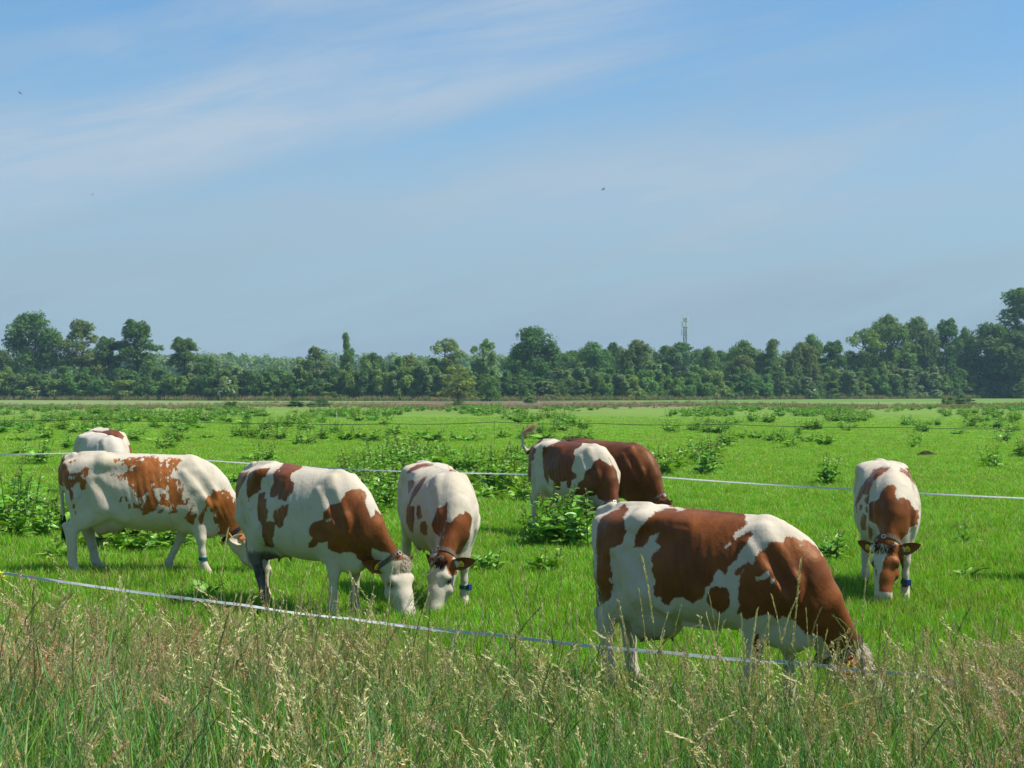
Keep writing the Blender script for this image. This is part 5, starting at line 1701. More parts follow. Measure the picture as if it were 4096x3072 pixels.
DOCK = [dock_joined(h, w, nb, ns, s) for h, w, nb, ns, s in ((.55, .30, 16, 5, 1), (.62, .30, 14, 6, 2), (.42, .30, 16, 3, 3), (.50, .26, 12, 4, 4), (.34, .32, 18, 2, 5), (.60, .28, 16, 7, 6), (.72, .22, 8, 4, 7), (.26, .36, 20, 1, 8), (.48, .34, 22, 6, 9), (.66, .26, 10, 9, 10))]
FIELD_DOCKS = [
    (430, 2195), (540, 2190), (640, 2200), (700, 2190), (610, 2178), (880, 2150), (2205, 2168), (2300, 2170), (2190, 2196), (2290, 2194),
    (20, 2075), (110, 2085), (205, 2090), (60, 2115), (150, 2050), (240, 2130), (15, 2120),
    (1400, 1930), (1470, 1945), (1540, 1985), (1560, 1925), (1480, 1885), (1420, 1895), (1590, 1900), (1650, 1870), (1560, 1868), (1720, 1875), (1780, 1880), (1840, 1890), (1900, 1900),
    (1950, 1905), (2000, 1900), (2060, 1905), (2105, 1920), (1960, 1950), (2030, 1960), (1900, 1960), (1930, 2000), (2090, 2010), (2060, 1880), (2110, 1880), (1640, 1848), (1700, 1850),
    (1800, 1830), (1775, 1826), (1000, 1842), (1060, 1848), (900, 2000), (960, 2060), (930, 1940), (940, 2090),
    (1390, 1765), (1440, 1760), (1490, 1768), (1550, 1765), (1600, 1775), (1660, 1765), (1730, 1770), (1760, 1768), (1820, 1765), (1870, 1768), (1930, 1765), (2010, 1755), (2080, 1755), (2110, 1758), (1580, 1742), (1690, 1748),
    (2180, 1772), (2240, 1768), (2300, 1774), (2350, 1768),
    (2620, 1870), (2680, 1872), (2720, 1868), (2650, 1845), (2760, 1845), (2810, 1838), (2860, 1842), (2790, 1815), (2850, 1808), (2900, 1785),
    (2700, 1880), (2830, 1862), (2960, 1760), (3020, 1758), (3075, 1768), (3110, 1775), (3150, 1795), (3170, 1790), (3220, 1768), (3250, 1772), (3300, 1785), (3120, 1755), (3190, 1752),
    (3650, 1796), (3980, 1874), (3960, 1868), (3830, 1738), (3880, 1712), (3920, 1716), (3990, 1716), (4020, 1732), (4060, 1730), (4010, 1768), (4085, 1830),
    (3310, 1945), (2830, 1900), (2660, 1905),
    (1420, 1985), (1460, 2030), (1530, 2050), (1545, 2010), (1510, 1955), (1440, 1960), (1575, 1960), (1610, 1880), (1680, 1890), (1750, 1895), (1410, 1915), (1500, 1915), (1880, 1925), (1930, 1925), (1980, 1930), (2040, 1935), (2090, 1950), (2000, 1975), (2070, 1985), (2100, 1900), (1560, 1890), (1620, 1862), (1500, 1868), (2020, 1878),
    (290, 1735), (360, 1742), (410, 1735), (640, 1775), (680, 1755), (700, 1770), (830, 1755), (650, 1800), (680, 1795), (560, 1740), (540, 1770), (60, 1765), (130, 1765), (180, 1760), (270, 1800), (80, 1820), (140, 1860),
    (250, 1720), (420, 1718), (620, 1715), (320, 1722), (740, 1760), (1180, 1785), (1240, 1780), (1120, 1760), (1290, 1762), (1100, 1735), (1330, 1738), (960, 1750), (1010, 1755), (1060, 1758),
]
MASS = []
for row, (y0, y1, cnt, runs) in enumerate(((1634, 1649, 330, 22), (1650, 1668, 300, 20), (1670, 1692, 170, 16), (1694, 1735, 90, 16))):
    cs = [RNG.uniform(-60, 4150) for _ in range(runs)]
    for i in range(cnt):
        c = RNG.choice(cs)
        (MASS if row < 2 else FIELD_DOCKS).append((c + RNG.gauss(0, 60), RNG.uniform(y0, y1)))


# places along the skyline, by their column in the photograph
SHORT = [(15, 'the picture edge'), (140, 'the broad dark tree'), (325, 'the thin olive tree'), (434, 'the pointed dark tree'), (550, 'the stepped tall tree'), (738, 'the flat topped tree'), (945, 'the grey roofed barn'), (1100, 'the distant skyline wood'),
         (1262, 'the brownish tree'), (1388, 'the slim forked tree'), (1490, 'the distant round crown'), (1640, 'the low olive crown'), (1778, 'the open grey-green tree'), (1832, 'the small yellow-green tree'), (1932, 'the open topped tree'), (2050, 'the hazy low crown'), (2142, 'the great round tree'),
         (2287, 'the rounded hazy tree'), (2376, 'the tall hazy crown'), (2541, 'the brown tinted tree'), (2655, 'the hazy dome'), (2742, 'the telecom mast'), (2832, 'the small round crown'), (2970, 'the bright rounded tree'), (3082, 'the ragged topped tree'), (3200, 'the brownish oval tree'),
         (3331, 'the dark uneven tree'), (3451, 'the limby open tree'), (3553, 'the high rounded tree'), (3680, 'the tall brownish tree'), (3785, 'the feathery dark tree'), (3950, 'the dark bulky tree'), (4080, 'the pale poplar')]

LANDMARKS = [  # things one can find, with the foot point in the photograph
    (560, 2280, 'the ginger speckled cow'), (1250, 2420, 'the tufted cow'), (1770, 2380, 'the white-headed cow'), (2250, 2160, 'the tail-flicking cow'), (2560, 2130, 'the plain brown cow'),
    (2750, 2730, 'the largest cow'), (3560, 2340, 'the blaze-faced cow'), (400, 2020, 'the bony white cow'), (1345, 1683, 'the orange-topped post'), (2155, 1634, 'the slim pale post'), (955, 1643, 'the water trough'),
    (368, 1740, 'the first dark wire rod'), (1110, 1740, 'the second dark wire rod'), (1977, 1738, 'the third dark wire rod'), (2900, 1740, 'the last dark wire rod'), (3850, 1621, 'the long low bush'), (40, 1900, 'the left picture edge'), (4060, 1900, 'the right picture edge')]


def dock_label(px, py, look, line=False):
    Y = 13685 / (py - HZ)
    best = None
    for lx, ly, nm in LANDMARKS:
        LY = 13685 / (ly - HZ)
        dx, dy = (px - lx) / F_PX * Y, (Y - LY)
        d = math.hypot(dx, dy * .35)
        if best is None or d < best[0]:
            best = (d, dx, dy, nm)
    d, dx, dy, nm = best
    depth = 'level with' if abs(dy) < 2.5 else ('close behind' if 0 < dy < 8 else 'well behind' if dy > 0 else 'in front of')
    side = '' if abs(dx) < .7 else (', just ' if abs(dx) < 2 else ', farther ') + ('left of it' if dx < 0 else 'right of it')
    if line:
        q = min(SHORT, key=lambda z: abs(z[0] - px))
        side = ', under ' + q[1]
    return '%s dock %s %s%s' % (look, depth, nm, side)


LOOKS = ('broad bushy', 'tall many-stemmed', 'low leafy', 'medium upright', 'squat spreading', 'tall dense', 'tall thin', 'flat rosette', 'wide leafy', 'bristly many-stemmed')
SEEN = set()
limit = 300 - len(NEAR_DOCKS)
FIELD_DOCKS.sort(key=lambda q: -q[1])
for i, (px, py) in enumerate(FIELD_DOCKS[:limit]):
    g = at(px, py)
    kind = RNG.randrange(len(DOCK))
    o = bpy.data.objects.new('dock_plant', DOCK[kind])
    s = RNG.uniform(1.15, 1.6) if py > 1840 else RNG.uniform(1.0, 1.4)
    wide = 1.12 if py > 1790 else 1.4
    o.location = (g.x, g.y, float(gz(g.x, g.y)))
    o.rotation_euler = (RNG.gauss(0, .06), RNG.gauss(0, .06), RNG.uniform(0, 6.28))
    o.scale = (s * wide, s * wide, s * RNG.uniform(.8, 1.1))
    put(o)
    lb = dock_label(px, py, LOOKS[kind])
    if lb in SEEN:
        lb = dock_label(px, py, LOOKS[kind], True)
    SEEN.add(lb)
    tag(o, lb, 'weed', 'dock plants standing in the meadow')

MASS += FIELD_DOCKS[limit:]
P_ = np.array([tuple(at(*q)) for q in MASS])
n = len(P_)
s_ = NP.uniform(.85, 1.3, n)
instancer('dock_patches', 'stuff', DOCK, P_, np.stack([np.zeros(n), np.zeros(n), NP.uniform(0, 6.28, n)], 1), np.stack([s_ * 1.5, s_ * 1.5, s_ * 1.05], 1), NP.integers(0, len(DOCK), n), 'far patches of dark green docks across the end of the meadow')
# ------------------------------------------------------------------ trees and hedge
M['bark'] = worn('bark', (0.085, 0.068, 0.050), 0.9, 0.1, amount=0.5, scale=6)
M['bark_pale'] = worn('bark_pale', (0.19, 0.165, 0.13), 0.9, 0.1, amount=0.5, scale=6)
FOL = {}
for nm, a, b_ in (('dark', (0.060, 0.125, 0.024), (0.095, 0.180, 0.034)), ('mid', (0.085, 0.172, 0.026), (0.130, 0.235, 0.038)), ('light', (0.120, 0.210, 0.036), (0.165, 0.265, 0.050)),
                 ('olive', (0.095, 0.145, 0.032), (0.138, 0.190, 0.044)), ('yellow', (0.160, 0.215, 0.030), (0.220, 0.270, 0.045)), ('silver', (0.120, 0.185, 0.062), (0.170, 0.240, 0.090))):
    FOL['hedge_' + nm] = plant_mat('hedge_' + nm, tuple(q * 1.12 for q in a), tuple(q * 1.15 for q in b_), 0.6, 0.25, 0.2, 0.5)
    FOL[nm] = plant_mat('foliage_' + nm, tuple(q * 1.12 for q in a), tuple(q * 1.12 for q in b_), 0.6, 0.32, 0.15, 0.4)
M['blossom'] = plant_mat('blossom', (0.62, 0.58, 0.44), (0.72, 0.68, 0.55), 0.7, 0.2, 0.2, 0.2)


def crown_mesh(name, lumps, n_leaf, size, mats, seed, flat=0.0):
    """leaf sprays spread over and inside many uneven lumps; lumps: (centre, radius xyz)"""
    rg = np.random.default_rng(seed)
    vol = np.array([l[1][0] * l[1][1] + l[1][1] * l[1][2] for l in lumps])
    cnt = np.maximum(6, (n_leaf * vol / vol.sum()).astype(int))
    C_, D_, R_ = [], [], []
    for (c, r), n in zip(lumps, cnt):
        d = rg.normal(size=(n, 3)); d /= np.linalg.norm(d, axis=1)[:, None]
        d[:, 2] = np.where(d[:, 2] < -0.55, -d[:, 2], d[:, 2])
        q = 1 - np.abs(rg.normal(0, .20, n))
        wob = 1 + .20 * np.sin(d[:, 0] * 5 + c[0]) * np.cos(d[:, 1] * 5 + c[2]) + rg.normal(0, .06, n)
        C_.append(np.array(c) + d * np.array(r) * (q * wob)[:, None]); D_.append(d)
        R_.append(np.clip(rg.normal(rg.uniform(.25, .75), .16), 0, 1) * np.ones(n) * .6 + rg.uniform(0, .4, n))
    C_, D_, R_ = np.concatenate(C_), np.concatenate(D_), np.concatenate(R_)
    n = len(C_)
    nr = D_ + rg.normal(0, .38, (n, 3)); nr[:, 2] += .25
    nr /= np.linalg.norm(nr, axis=1)[:, None]
    t1 = np.cross(nr, rg.normal(size=(n, 3))); t1 /= np.linalg.norm(t1, axis=1)[:, None]
    t2 = np.cross(nr, t1)
    s = size * rg.uniform(.55, 1.35, n)[:, None]
    # each spray: three leaflets fanned about a twig, six triangles' worth of small faces
    V, F = [], []
    base = 0
    vs = []
    for k, (ang, ln) in enumerate(((-.9, .85), (0, 1.0), (.9, .85), (2.6, .7))):
        a = math.cos(ang) * t1 + math.sin(ang) * t2
        b2 = -math.sin(ang) * t1 + math.cos(ang) * t2
        lift = nr * (.18 if k % 2 else -.10)
        p0 = C_
        p1 = C_ + (a * .5 + b2 * .26 + lift) * s * ln
        p2 = C_ + (a * 1.0 + lift * 1.5) * s * ln
        p3 = C_ + (a * .5 - b2 * .26 + lift) * s * ln
        vs.append(np.stack([p0, p1, p2, p3], 1).reshape(-1, 3))
    V = np.concatenate(vs)
    F = np.arange(len(V)).reshape(-1, 4)
    me = fast_mesh(name, V, F, mats, False)
    r4 = np.tile(np.repeat(R_, 4), 4)
    fattr(me, 'r', r4)
    fattr(me, 't', np.tile(np.repeat(rg.uniform(0, 1, n), 4), 4))
    return me


def limbs(trunk_h, lumps, r0, seed, lean=0.0):
    rr = random.Random(seed)
    parts = []
    top = max(c[2] for c, r in lumps) * .86
    tp = [Vector((lean * k * k * 2, .2 * math.sin(k * 3 + seed), top * k)) for k in (0, .15, .35, .55, .8, 1)]
    parts.append(tube(tp, [r0 * 1.25, r0, r0 * .82, r0 * .6, r0 * .35, r0 * .1], 7))
    for c, r in lumps:
        if rr.random() < .75:
            k = min(.95, max(.12, (c[2] - r[2] * .9 - rr.uniform(0, 1.5)) / top))
            i = k * 5
            p0 = tp[min(4, int(i))].lerp(tp[min(5, int(i) + 1)], i - int(i))
            p2 = Vector(c)
            p1 = p0.lerp(p2, .5) + Vector((0, 0, -.08 * (p2 - p0).length))
            parts.append(tube([p0, p1, p2, p2 + Vector((rr.uniform(-.4, .4), rr.uniform(-.4, .4), r[2] * .7))], [r0 * .34, r0 * .22, r0 * .11, r0 * .03], 5, False))
    return merge(parts)


def lumps_for(kind, seed):
    """shape of a crown in units where the tree is 1 high: lists of lumps"""
    rr = random.Random(seed)
    out = []
    def add(x, y, z, r, rz=None):
        out.append(((x, y, z), (r * rr.uniform(.85, 1.2), r * rr.uniform(.85, 1.2), (rz or r) * rr.uniform(.8, 1.15))))
    if kind == 'broad':           # wide rounded oak
        for i in range(30):
            a, e = rr.uniform(0, 6.28), rr.uniform(-.5, 1.5)
            q = rr.uniform(.75, 1.0)
            add(math.cos(a) * math.cos(e) * .27 * q, math.sin(a) * math.cos(e) * .24 * q, .60 + math.sin(e) * .31 * q, rr.uniform(.075, .125))
        for i in range(8): add(rr.uniform(-.14, .14), rr.uniform(-.14, .14), rr.uniform(.35, .75), .12)
        for i in range(14): add(rr.uniform(-.26, .26), rr.uniform(-.2, .2), rr.uniform(.08, .45), rr.uniform(.10, .14))
    elif kind == 'tall':          # narrow, stepped, feathery
        for i in range(60):
            z = rr.uniform(.08, .97)
            w = .22 * (1.03 - z) ** .45 * (1 + .16 * math.sin(z * 15 + seed)) * math.sqrt(rr.uniform(.15, 1))
            a = rr.uniform(0, 6.28)
            add(math.cos(a) * w, math.sin(a) * w, z, rr.uniform(.055, .095) * (1.15 - .5 * z))
    elif kind == 'loose':         # open crown with sky showing between the limbs
        for i in range(34):
            a, e = rr.uniform(0, 6.28), rr.uniform(-.6, 1.5)
            q = rr.uniform(.6, 1)
            add(math.cos(a) * math.cos(e) * .25 * q, math.sin(a) * math.cos(e) * .22 * q, .64 + math.sin(e) * .33 * q, rr.uniform(.040, .075))
        for i in range(34): add(rr.uniform(-.21, .21), rr.uniform(-.16, .16), rr.uniform(.08, .55), rr.uniform(.05, .09))
    elif kind == 'dome':          # even rounded crown
        for i in range(34):
            a, e = rr.uniform(0, 6.28), rr.uniform(-.3, 1.55)
            add(math.cos(a) * math.cos(e) * .36, math.sin(a) * math.cos(e) * .34, .52 + math.sin(e) * .42, rr.uniform(.07, .11))
        for i in range(14): add(rr.uniform(-.3, .3), rr.uniform(-.25, .25), rr.uniform(.12, .7), .14)
    elif kind == 'poplar':
        for i in range(38):
            z = rr.uniform(.06, .97)
            w = .17 * math.sin(math.pi * (.12 + z * .86)) ** .8 * math.sqrt(rr.uniform(.2, 1))
            a = rr.uniform(0, 6.28)
            add(math.cos(a) * w, math.sin(a) * w, z, rr.uniform(.035, .07))
    elif kind == 'shrub':         # dense, to the ground
        for i in range(26):
            a, z = rr.uniform(0, 6.28), rr.uniform(.05, .9)
            w = .40 * (1 - z ** 2.2) ** .5 * rr.uniform(.6, 1.05)
            add(math.cos(a) * w, math.sin(a) * w, z, rr.uniform(.09, .16))
        for i in range(5): add(rr.uniform(-.2, .2), rr.uniform(-.2, .2), rr.uniform(.1, .55), .22)
    elif kind == 'sapling':       # upright whips
        for i in range(26):
            a, q = rr.uniform(0, 6.28), rr.uniform(0, .34)
            z = rr.uniform(.08, .98)
            add(math.cos(a) * q * (1.1 - .4 * z), math.sin(a) * q * (1.1 - .4 * z), z, rr.uniform(.05, .09), rr.uniform(.09, .16))
    return out


TREES = {}


def tree_kind(key, kind, fol, H, leaves, size, seed, wide=1.0, bark='bark', extra=None):
    lm = [((c[0] * H * wide, c[1] * H * wide, c[2] * H), (r[0] * H * wide, r[1] * H * wide, r[2] * H)) for c, r in lumps_for(kind, seed)]
    crown = crown_mesh('crown', lm, leaves, size, [FOL[fol]], seed)
    v, f = limbs(H * .25, lm, H * .018, seed)
    tm = bpy.data.meshes.new('trunk'); tm.from_pydata([tuple(p) for p in v], [], f); tm.materials.append(M[bark])
    TREES[key] = (crown, tm, H)


tree_kind('broad_dark', 'broad', 'dark', 20, 8200, .50, 1)
tree_kind('broad_mid', 'broad', 'mid', 20, 8000, .50, 2)
tree_kind('broad_olive', 'broad', 'olive', 18, 7200, .50, 3)
tree_kind('tall_dark', 'tall', 'dark', 18, 7600, .44, 4, 1.15)
tree_kind('tall_mid', 'tall', 'mid', 18, 7400, .44, 5, 1.25)
tree_kind('loose_olive', 'loose', 'olive', 17, 4600, .46, 6, 1.0, 'bark_pale')
tree_kind('loose_light', 'loose', 'light', 17, 4400, .46, 7)
tree_kind('dome_mid', 'dome', 'mid', 15, 6200, .52, 8)
tree_kind('dome_dark', 'dome', 'dark', 15, 6200, .52, 9)
tree_kind('poplar', 'poplar', 'light', 26, 4400, .50, 10, 1.1)
SHRUBS = []
for i, (kind, fol) in enumerate((('shrub', 'dark'), ('shrub', 'mid'), ('shrub', 'light'), ('sapling', 'silver'), ('sapling', 'mid'), ('shrub', 'dark'), ('sapling', 'light'), ('shrub', 'mid'))):
    tree_kind('shrub%d' % i, kind, 'hedge_' + fol, 6.0, 3800, .30, 20 + i)
    SHRUBS.append('shrub%d' % i)
tree_kind('young_yellow', 'loose', 'yellow', 8, 1500, .34, 31, 1.5, 'bark_pale')
tree_kind('young_mid', 'shrub', 'mid', 6, 1500, .36, 32, .95)


def base_y(px):
    """distance of the hedge foot"""
    return float(np.interp(px, [-200, 0, 1000, 2000, 2600, 3300, 4100, 4400], [372, 368, 338, 330, 352, 400, 440, 445]))


def plant_tree(key, px, top, width=None, back=12.0, name='tree', label=None, group=None, foot=None):
    """px: centre line, top: top edge and width in photograph pixels; back: metres behind the hedge foot"""
    crown, tm, H = TREES[key]
    Y = (foot if foot else base_y(px)) + back
    x = (px - CX) / F_PX * Y
    h = CAM_H + (HZ - top) / F_PX * Y
    ext = np.array([v.co.x for v in crown.vertices])
    w0 = np.percentile(ext, 99) - np.percentile(ext, 1)
    zt = np.percentile(np.array([v.co.z for v in crown.vertices]), 99.7)
    sz = h / zt
    sx = (width / F_PX * Y) / w0 if width else sz * RNG.uniform(.9, 1.15)
    root = empty(name, (x, Y, -0.05), RNG.uniform(-.5, .5) + (math.pi if RNG.random() < .5 else 0))
    root.scale = (sx, sx, sz)
    tag(root, label, 'tree' if name.endswith('tree') else 'bush', group)
    put(bpy.data.objects.new('crown', crown), root)
    put(bpy.data.objects.new('trunk', tm), root)
    return root


TALL = [  # key, centre px, top px, width px, metres behind the hedge, label
    ('broad_dark', 140, 1253, 225, 16, 'large broad dark tree, tallest at the left end of the hedge'),
    ('broad_dark', 15, 1400, 120, 20, 'dark tree cut by the left edge of the view'),
    ('loose_olive', 325, 1282, 175, 18, 'thin olive crowned tree right of the large broad dark tree'),
    ('tall_dark', 434, 1350, 150, 12, 'short pointed dark tree between the thin olive tree and the stepped tall tree'),
    ('tall_dark', 550, 1283, 195, 14, 'tall dark tree with stepped side branches on the left'),
    ('tall_dark', 738, 1352, 170, 10, 'flat topped dark tree standing alone right of the stepped tall tree'),
    ('loose_olive', 1262, 1388, 130, 22, 'brownish tree left of the slim forked tree'),
    ('tall_mid', 1388, 1333, 76, 14, 'slim forked tree, narrowest on the left half of the skyline'),
    ('dome_mid', 1490, 1412, 110, 90, 'distant round crown right of the slim forked tree'),
    ('broad_olive', 1640, 1422, 110, 24, 'low olive crown between the slim forked tree and the open grey-green tree'),
    ('loose_light', 1778, 1356, 125, 14, 'open grey-green tree left of the small yellow-green tree'),
    ('loose_light', 1932, 1358, 95, 16, 'open topped tree above the small yellow-green tree'),
    ('broad_mid', 2060, 1418, 110, 60, 'hazy low crown left of the great round tree'),
    ('broad_dark', 2142, 1311, 172, 14, 'great round dark tree, tallest in the middle of the skyline'),
    ('dome_mid', 2287, 1404, 120, 70, 'rounded hazy tree right of the great round dark tree'),
    ('broad_mid', 2376, 1370, 125, 55, 'tall hazy green crown left of the brown tinted tree'),
    ('dome_dark', 2448, 1372, 110, 80, 'bluish crown behind the brown tinted tree'),
    ('broad_olive', 2541, 1362, 125, 20, 'brown tinted tree between the hazy crowns and the mast'),
    ('dome_dark', 2655, 1385, 110, 90, 'hazy dome left of the foot of the mast'),
    ('dome_dark', 2735, 1372, 190, 85, 'wide dark dome in front of the mast'),
    ('broad_mid', 2832, 1388, 80, 60, 'small round crown right of the wide dome'),
    ('dome_mid', 2885, 1404, 90, 70, 'low hazy crown left of the paired green trees'),
    ('broad_mid', 2978, 1364, 130, 24, 'bright green rounded tree right of the mast'),
    ('broad_olive', 2960, 1422, 115, 10, 'short brownish tree in front of the bright green rounded tree'),
    ('tall_mid', 3082, 1358, 115, 14, 'ragged topped tree with bare twigs right of the mast'),
    ('broad_olive', 3200, 1372, 130, 12, 'brownish oval tree in front of a taller green one'),
    ('broad_mid', 3243, 1340, 100, 28, 'green rounded top rising behind the brownish oval tree'),
    ('tall_dark', 3331, 1365, 110, 14, 'dark uneven tree right of the brownish oval tree'),
    ('loose_light', 3451, 1317, 125, 16, 'open tree with visible limbs left of the high rounded tree'),
    ('broad_mid', 3553, 1264, 150, 18, 'high rounded green tree with gaps, right part of the skyline'),
    ('broad_olive', 3680, 1271, 120, 16, 'tall brownish tree right of the high rounded green tree'),
    ('tall_dark', 3785, 1278, 115, 14, 'dark tree with a pointed feathery top on the right'),
    ('broad_mid', 3858, 1312, 70, 22, 'narrow green crown between the feathery top and the dark block'),
    ('broad_dark', 3950, 1296, 170, 8, 'dark bulky tree near the right end of the hedge'),
    ('broad_dark', 4060, 1330, 190, -6, 'very dark shaded tree at the right edge'),
    ('tall_mid', 4110, 1158, 290, 10, 'tall pale poplar cut by the right edge, highest tree in view'),
]
for key, px, top, w, back, lab in TALL:
    w *= 1.0 if px < 1700 else 1.12 if px < 3300 else 1.22
    plant_tree(key, px, top, w, back, 'tree', lab, 'trees rising above the hedge')
plant_tree('young_yellow', 1832, 1458, 130, -14, 'tree', 'small yellow-green tree with a pale trunk standing in front of the hedge', 'trees rising above the hedge')
plant_tree('young_mid', 1962, 1508, 84, -14, 'tree', 'small bushy green tree just right of the small yellow-green tree', 'trees rising above the hedge')
BUSH_LOOK = {'shrub0': 'dark round', 'shrub1': 'mid green', 'shrub2': 'pale leaved', 'shrub3': 'silvery upright', 'shrub4': 'green upright', 'shrub5': 'dark dense', 'shrub6': 'light upright', 'shrub7': 'rounded green'}


def bush_label(row, key, px):
    q = min(SHORT, key=lambda z: abs(z[0] - px))
    rel = 'below' if abs(q[0] - px) < 28 else 'left of' if px < q[0] else 'right of'
    return '%s %s bush %s %s' % (BUSH_LOOK[key], row, rel, q[1])


# the hedge itself: a front row and a taller row behind
HL = [(0, 1490), (300, 1495), (420, 1510), (560, 1500), (700, 1505), (830, 1450), (950, 1500), (1020, 1466), (1100, 1495), (1250, 1480), (1350, 1500), (1530, 1450), (1650, 1455), (1750, 1470), (1870, 1500), (2050, 1500), (2200, 1510), (2330, 1500),
      (2420, 1490), (2550, 1480), (2620, 1478), (2740, 1500), (2850, 1480), (2960, 1500), (3100, 1490), (3250, 1505), (3400, 1490), (3550, 1465), (3700, 1490), (3850, 1505), (4000, 1510), (4200, 1515)]
px = -70.0
k = 0
while px < 4170:
    top = float(np.interp(px, [q[0] for q in HL], [q[1] for q in HL])) + RNG.uniform(-6, 34)
    key = SHRUBS[RNG.choice((0, 1, 1, 2, 5, 7, 4, 3))] if not 3350 < px < 3900 else SHRUBS[RNG.choice((3, 4, 6, 1, 0))]
    side = 'left' if px < 1400 else 'middle' if px < 2700 else 'right'
    plant_tree(key, px, top, RNG.uniform(84, 125), RNG.uniform(0, 3), 'hedge_bush', bush_label('front row hedge', key, px), 'bushes of the hedge')
    px += RNG.uniform(46, 72)
px = -40.0
while px < 4150:
    top = float(np.interp(px, [q[0] for q in HL], [q[1] for q in HL])) + RNG.uniform(-34, 4)
    key = SHRUBS[RNG.choice((0, 3, 3, 4, 6, 5, 7))]
    side = 'left' if px < 1400 else 'middle' if px < 2700 else 'right'
    plant_tree(key, px, top, RNG.uniform(70, 115), RNG.uniform(5, 9), 'hedge_bush', bush_label('taller back row hedge', key, px), 'bushes of the hedge')
    px += RNG.uniform(56, 88)
# flowering elders
for (ex, ey, n, lab) in ((910, 1505, 34, 'flowering elder with creamy white blossom left of the dome shaped bush'), (134, 1545, 16, 'low elder with white flower heads at the foot of the large broad tree'),
                         (3236, 1548, 16, 'low elder with white flower heads in the right stretch of the hedge')):
    r = plant_tree('shrub1', ex, ey, 80, -1.5, 'elder_bush', lab, None)
    L = Leaves()
    for _ in range(n):
        a, z = RNG.uniform(3.3, 6.1), RNG.uniform(1.2, 5.2)
        w = 2.5 * (1 - (z / 6.2) ** 2.2) ** .5
        c = Vector((math.cos(a) * w, math.sin(a) * w, z))
        for _ in range(9):
            d = Vector((RNG.gauss(0, 1), RNG.gauss(0, 1) - .6, RNG.gauss(.4, 1))).normalized()
            L.lozenge(c + Vector((RNG.gauss(0, .14), RNG.gauss(0, .1), RNG.gauss(0, .08))), d, d.orthogonal().normalized(), .28, .10)
    r.rotation_euler[2] = 0
    put(bpy.data.objects.new('blossom', L.mesh('blossom', [M['blossom']])), r)

# the wood on the skyline far beyond: one mass
lm = []
rr = random.Random(5)
for i in range(150):
    pxx = rr.uniform(-150, 4250)
    top = float(np.interp(pxx, [-150, 600, 760, 900, 1100, 1200, 1350, 1700, 2000, 2300, 2700, 3000, 3400, 4250], [1430, 1408, 1410, 1408, 1422, 1430, 1400, 1425, 1410, 1398, 1398, 1412, 1412, 1412])) + rr.uniform(0, 14)
    Y = 780 + rr.uniform(0, 60)
    h = CAM_H + (HZ - top) / F_PX * Y
    x = (pxx - CX) / F_PX * Y
    for q in range(5):
        r = h * rr.uniform(.22, .36)
        lm.append(((x + rr.uniform(-8, 8), Y + rr.uniform(-8, 8), h - r - q * h * .16), (r * 1.2, r, r)))
fw = put(bpy.data.objects.new('far_wood', crown_mesh('far_wood', lm, 42000, 2.4, [FOL['mid']], 77)))
tag(fw, 'hazy wood along the skyline far behind the hedge', None, None, 'stuff')

# rank grass and weeds along the far fence and at the hedge foot
M['rough'] = plant_mat('rough', (0.095, 0.180, 0.035), (0.190, 0.240, 0.080), 0.7, 0.3, 0.2, 0.5)
M['rough_tan'] = plant_mat('rough_tan', (0.18, 0.19, 0.06), (0.38, 0.29, 0.18), 0.7, 0.3, 0.2, 0.5)
rough = []
for k in range(6):
    L = Leaves()
    for i in range(40):
        a, rr_ = RNG.uniform(0, 6.283), RNG.uniform(0, 1) * .55
        L.blade((math.cos(a) * rr_, math.sin(a) * rr_, 0), RNG.uniform(0, 6.283), abs(RNG.gauss(.1, .3)), RNG.uniform(.4, .95), RNG.uniform(.012, .03), RNG.uniform(.3, 1.2), 3, 0)
    rough.append(L.mesh('rough_tuft', [M['rough_tan'] if k % 2 else M['rough']]))


def band(name, label, px0, px1, py_fn, n, sc, far=False):
    P_ = []
    for _ in range(n):
        q = RNG.uniform(px0, px1)
        if far:
            Y = base_y(q) - RNG.uniform(.5, 5)
            P_.append(((q - CX) / F_PX * Y, Y, 0))
        else:
            P_.append(tuple(at(q, py_fn(q))))
    P_ = np.array(P_); n = len(P_)
    s = NP.uniform(.6, 1.3, n) * sc
    instancer(name, 'stuff', rough, P_, np.stack([np.zeros(n), np.zeros(n), NP.uniform(0, 6.28, n)], 1), np.stack([s, s, s * .9], 1), NP.integers(0, 6, n), label)


band('fence_grass', 'rank tan and green grass along the far fence line', -80, 4180, lambda q: 1627 + 6 * math.sin(q * .004) + RNG.gauss(0, 4.5) - (2 if q > 2600 else 0), 2600, 0.62)
band('hedge_foot_grass', 'rank weeds along the foot of the hedge', -80, 4180, None, 1500, 1.5, True)

# ------------------------------------------------------------------ fences
M['tape'] = worn('tape', (0.66, 0.67, 0.66), 0.6, 0.25, amount=0.2, scale=25)
M['wire'] = worn('wire', (0.045, 0.04, 0.032), 0.7, 0.3)
M['wood'] = worn('wood', (0.13, 0.105, 0.08), 0.9, 0.1, amount=0.4, scale=12)
M['plastic_white'] = worn('plastic_white', (0.62, 0.62, 0.58), 0.5, 0.3)
M['orange'] = worn('orange', (0.70, 0.20, 0.03), 0.5, 0.3)


def at_depth(px, py, Y):
    """a point of the scene at distance Y on the line of sight of (px, py)"""
    d = Vector(((px - CX) / F_PX, 1.0, -(py - CY) / F_PX))
    d = Vector((d.x, d.y * math.cos(PITCH) - d.z * math.sin(PITCH), d.y * math.sin(PITCH) + d.z * math.cos(PITCH)))
    return Vector((0, 0, CAM_H)) + d * (Y / d.y)


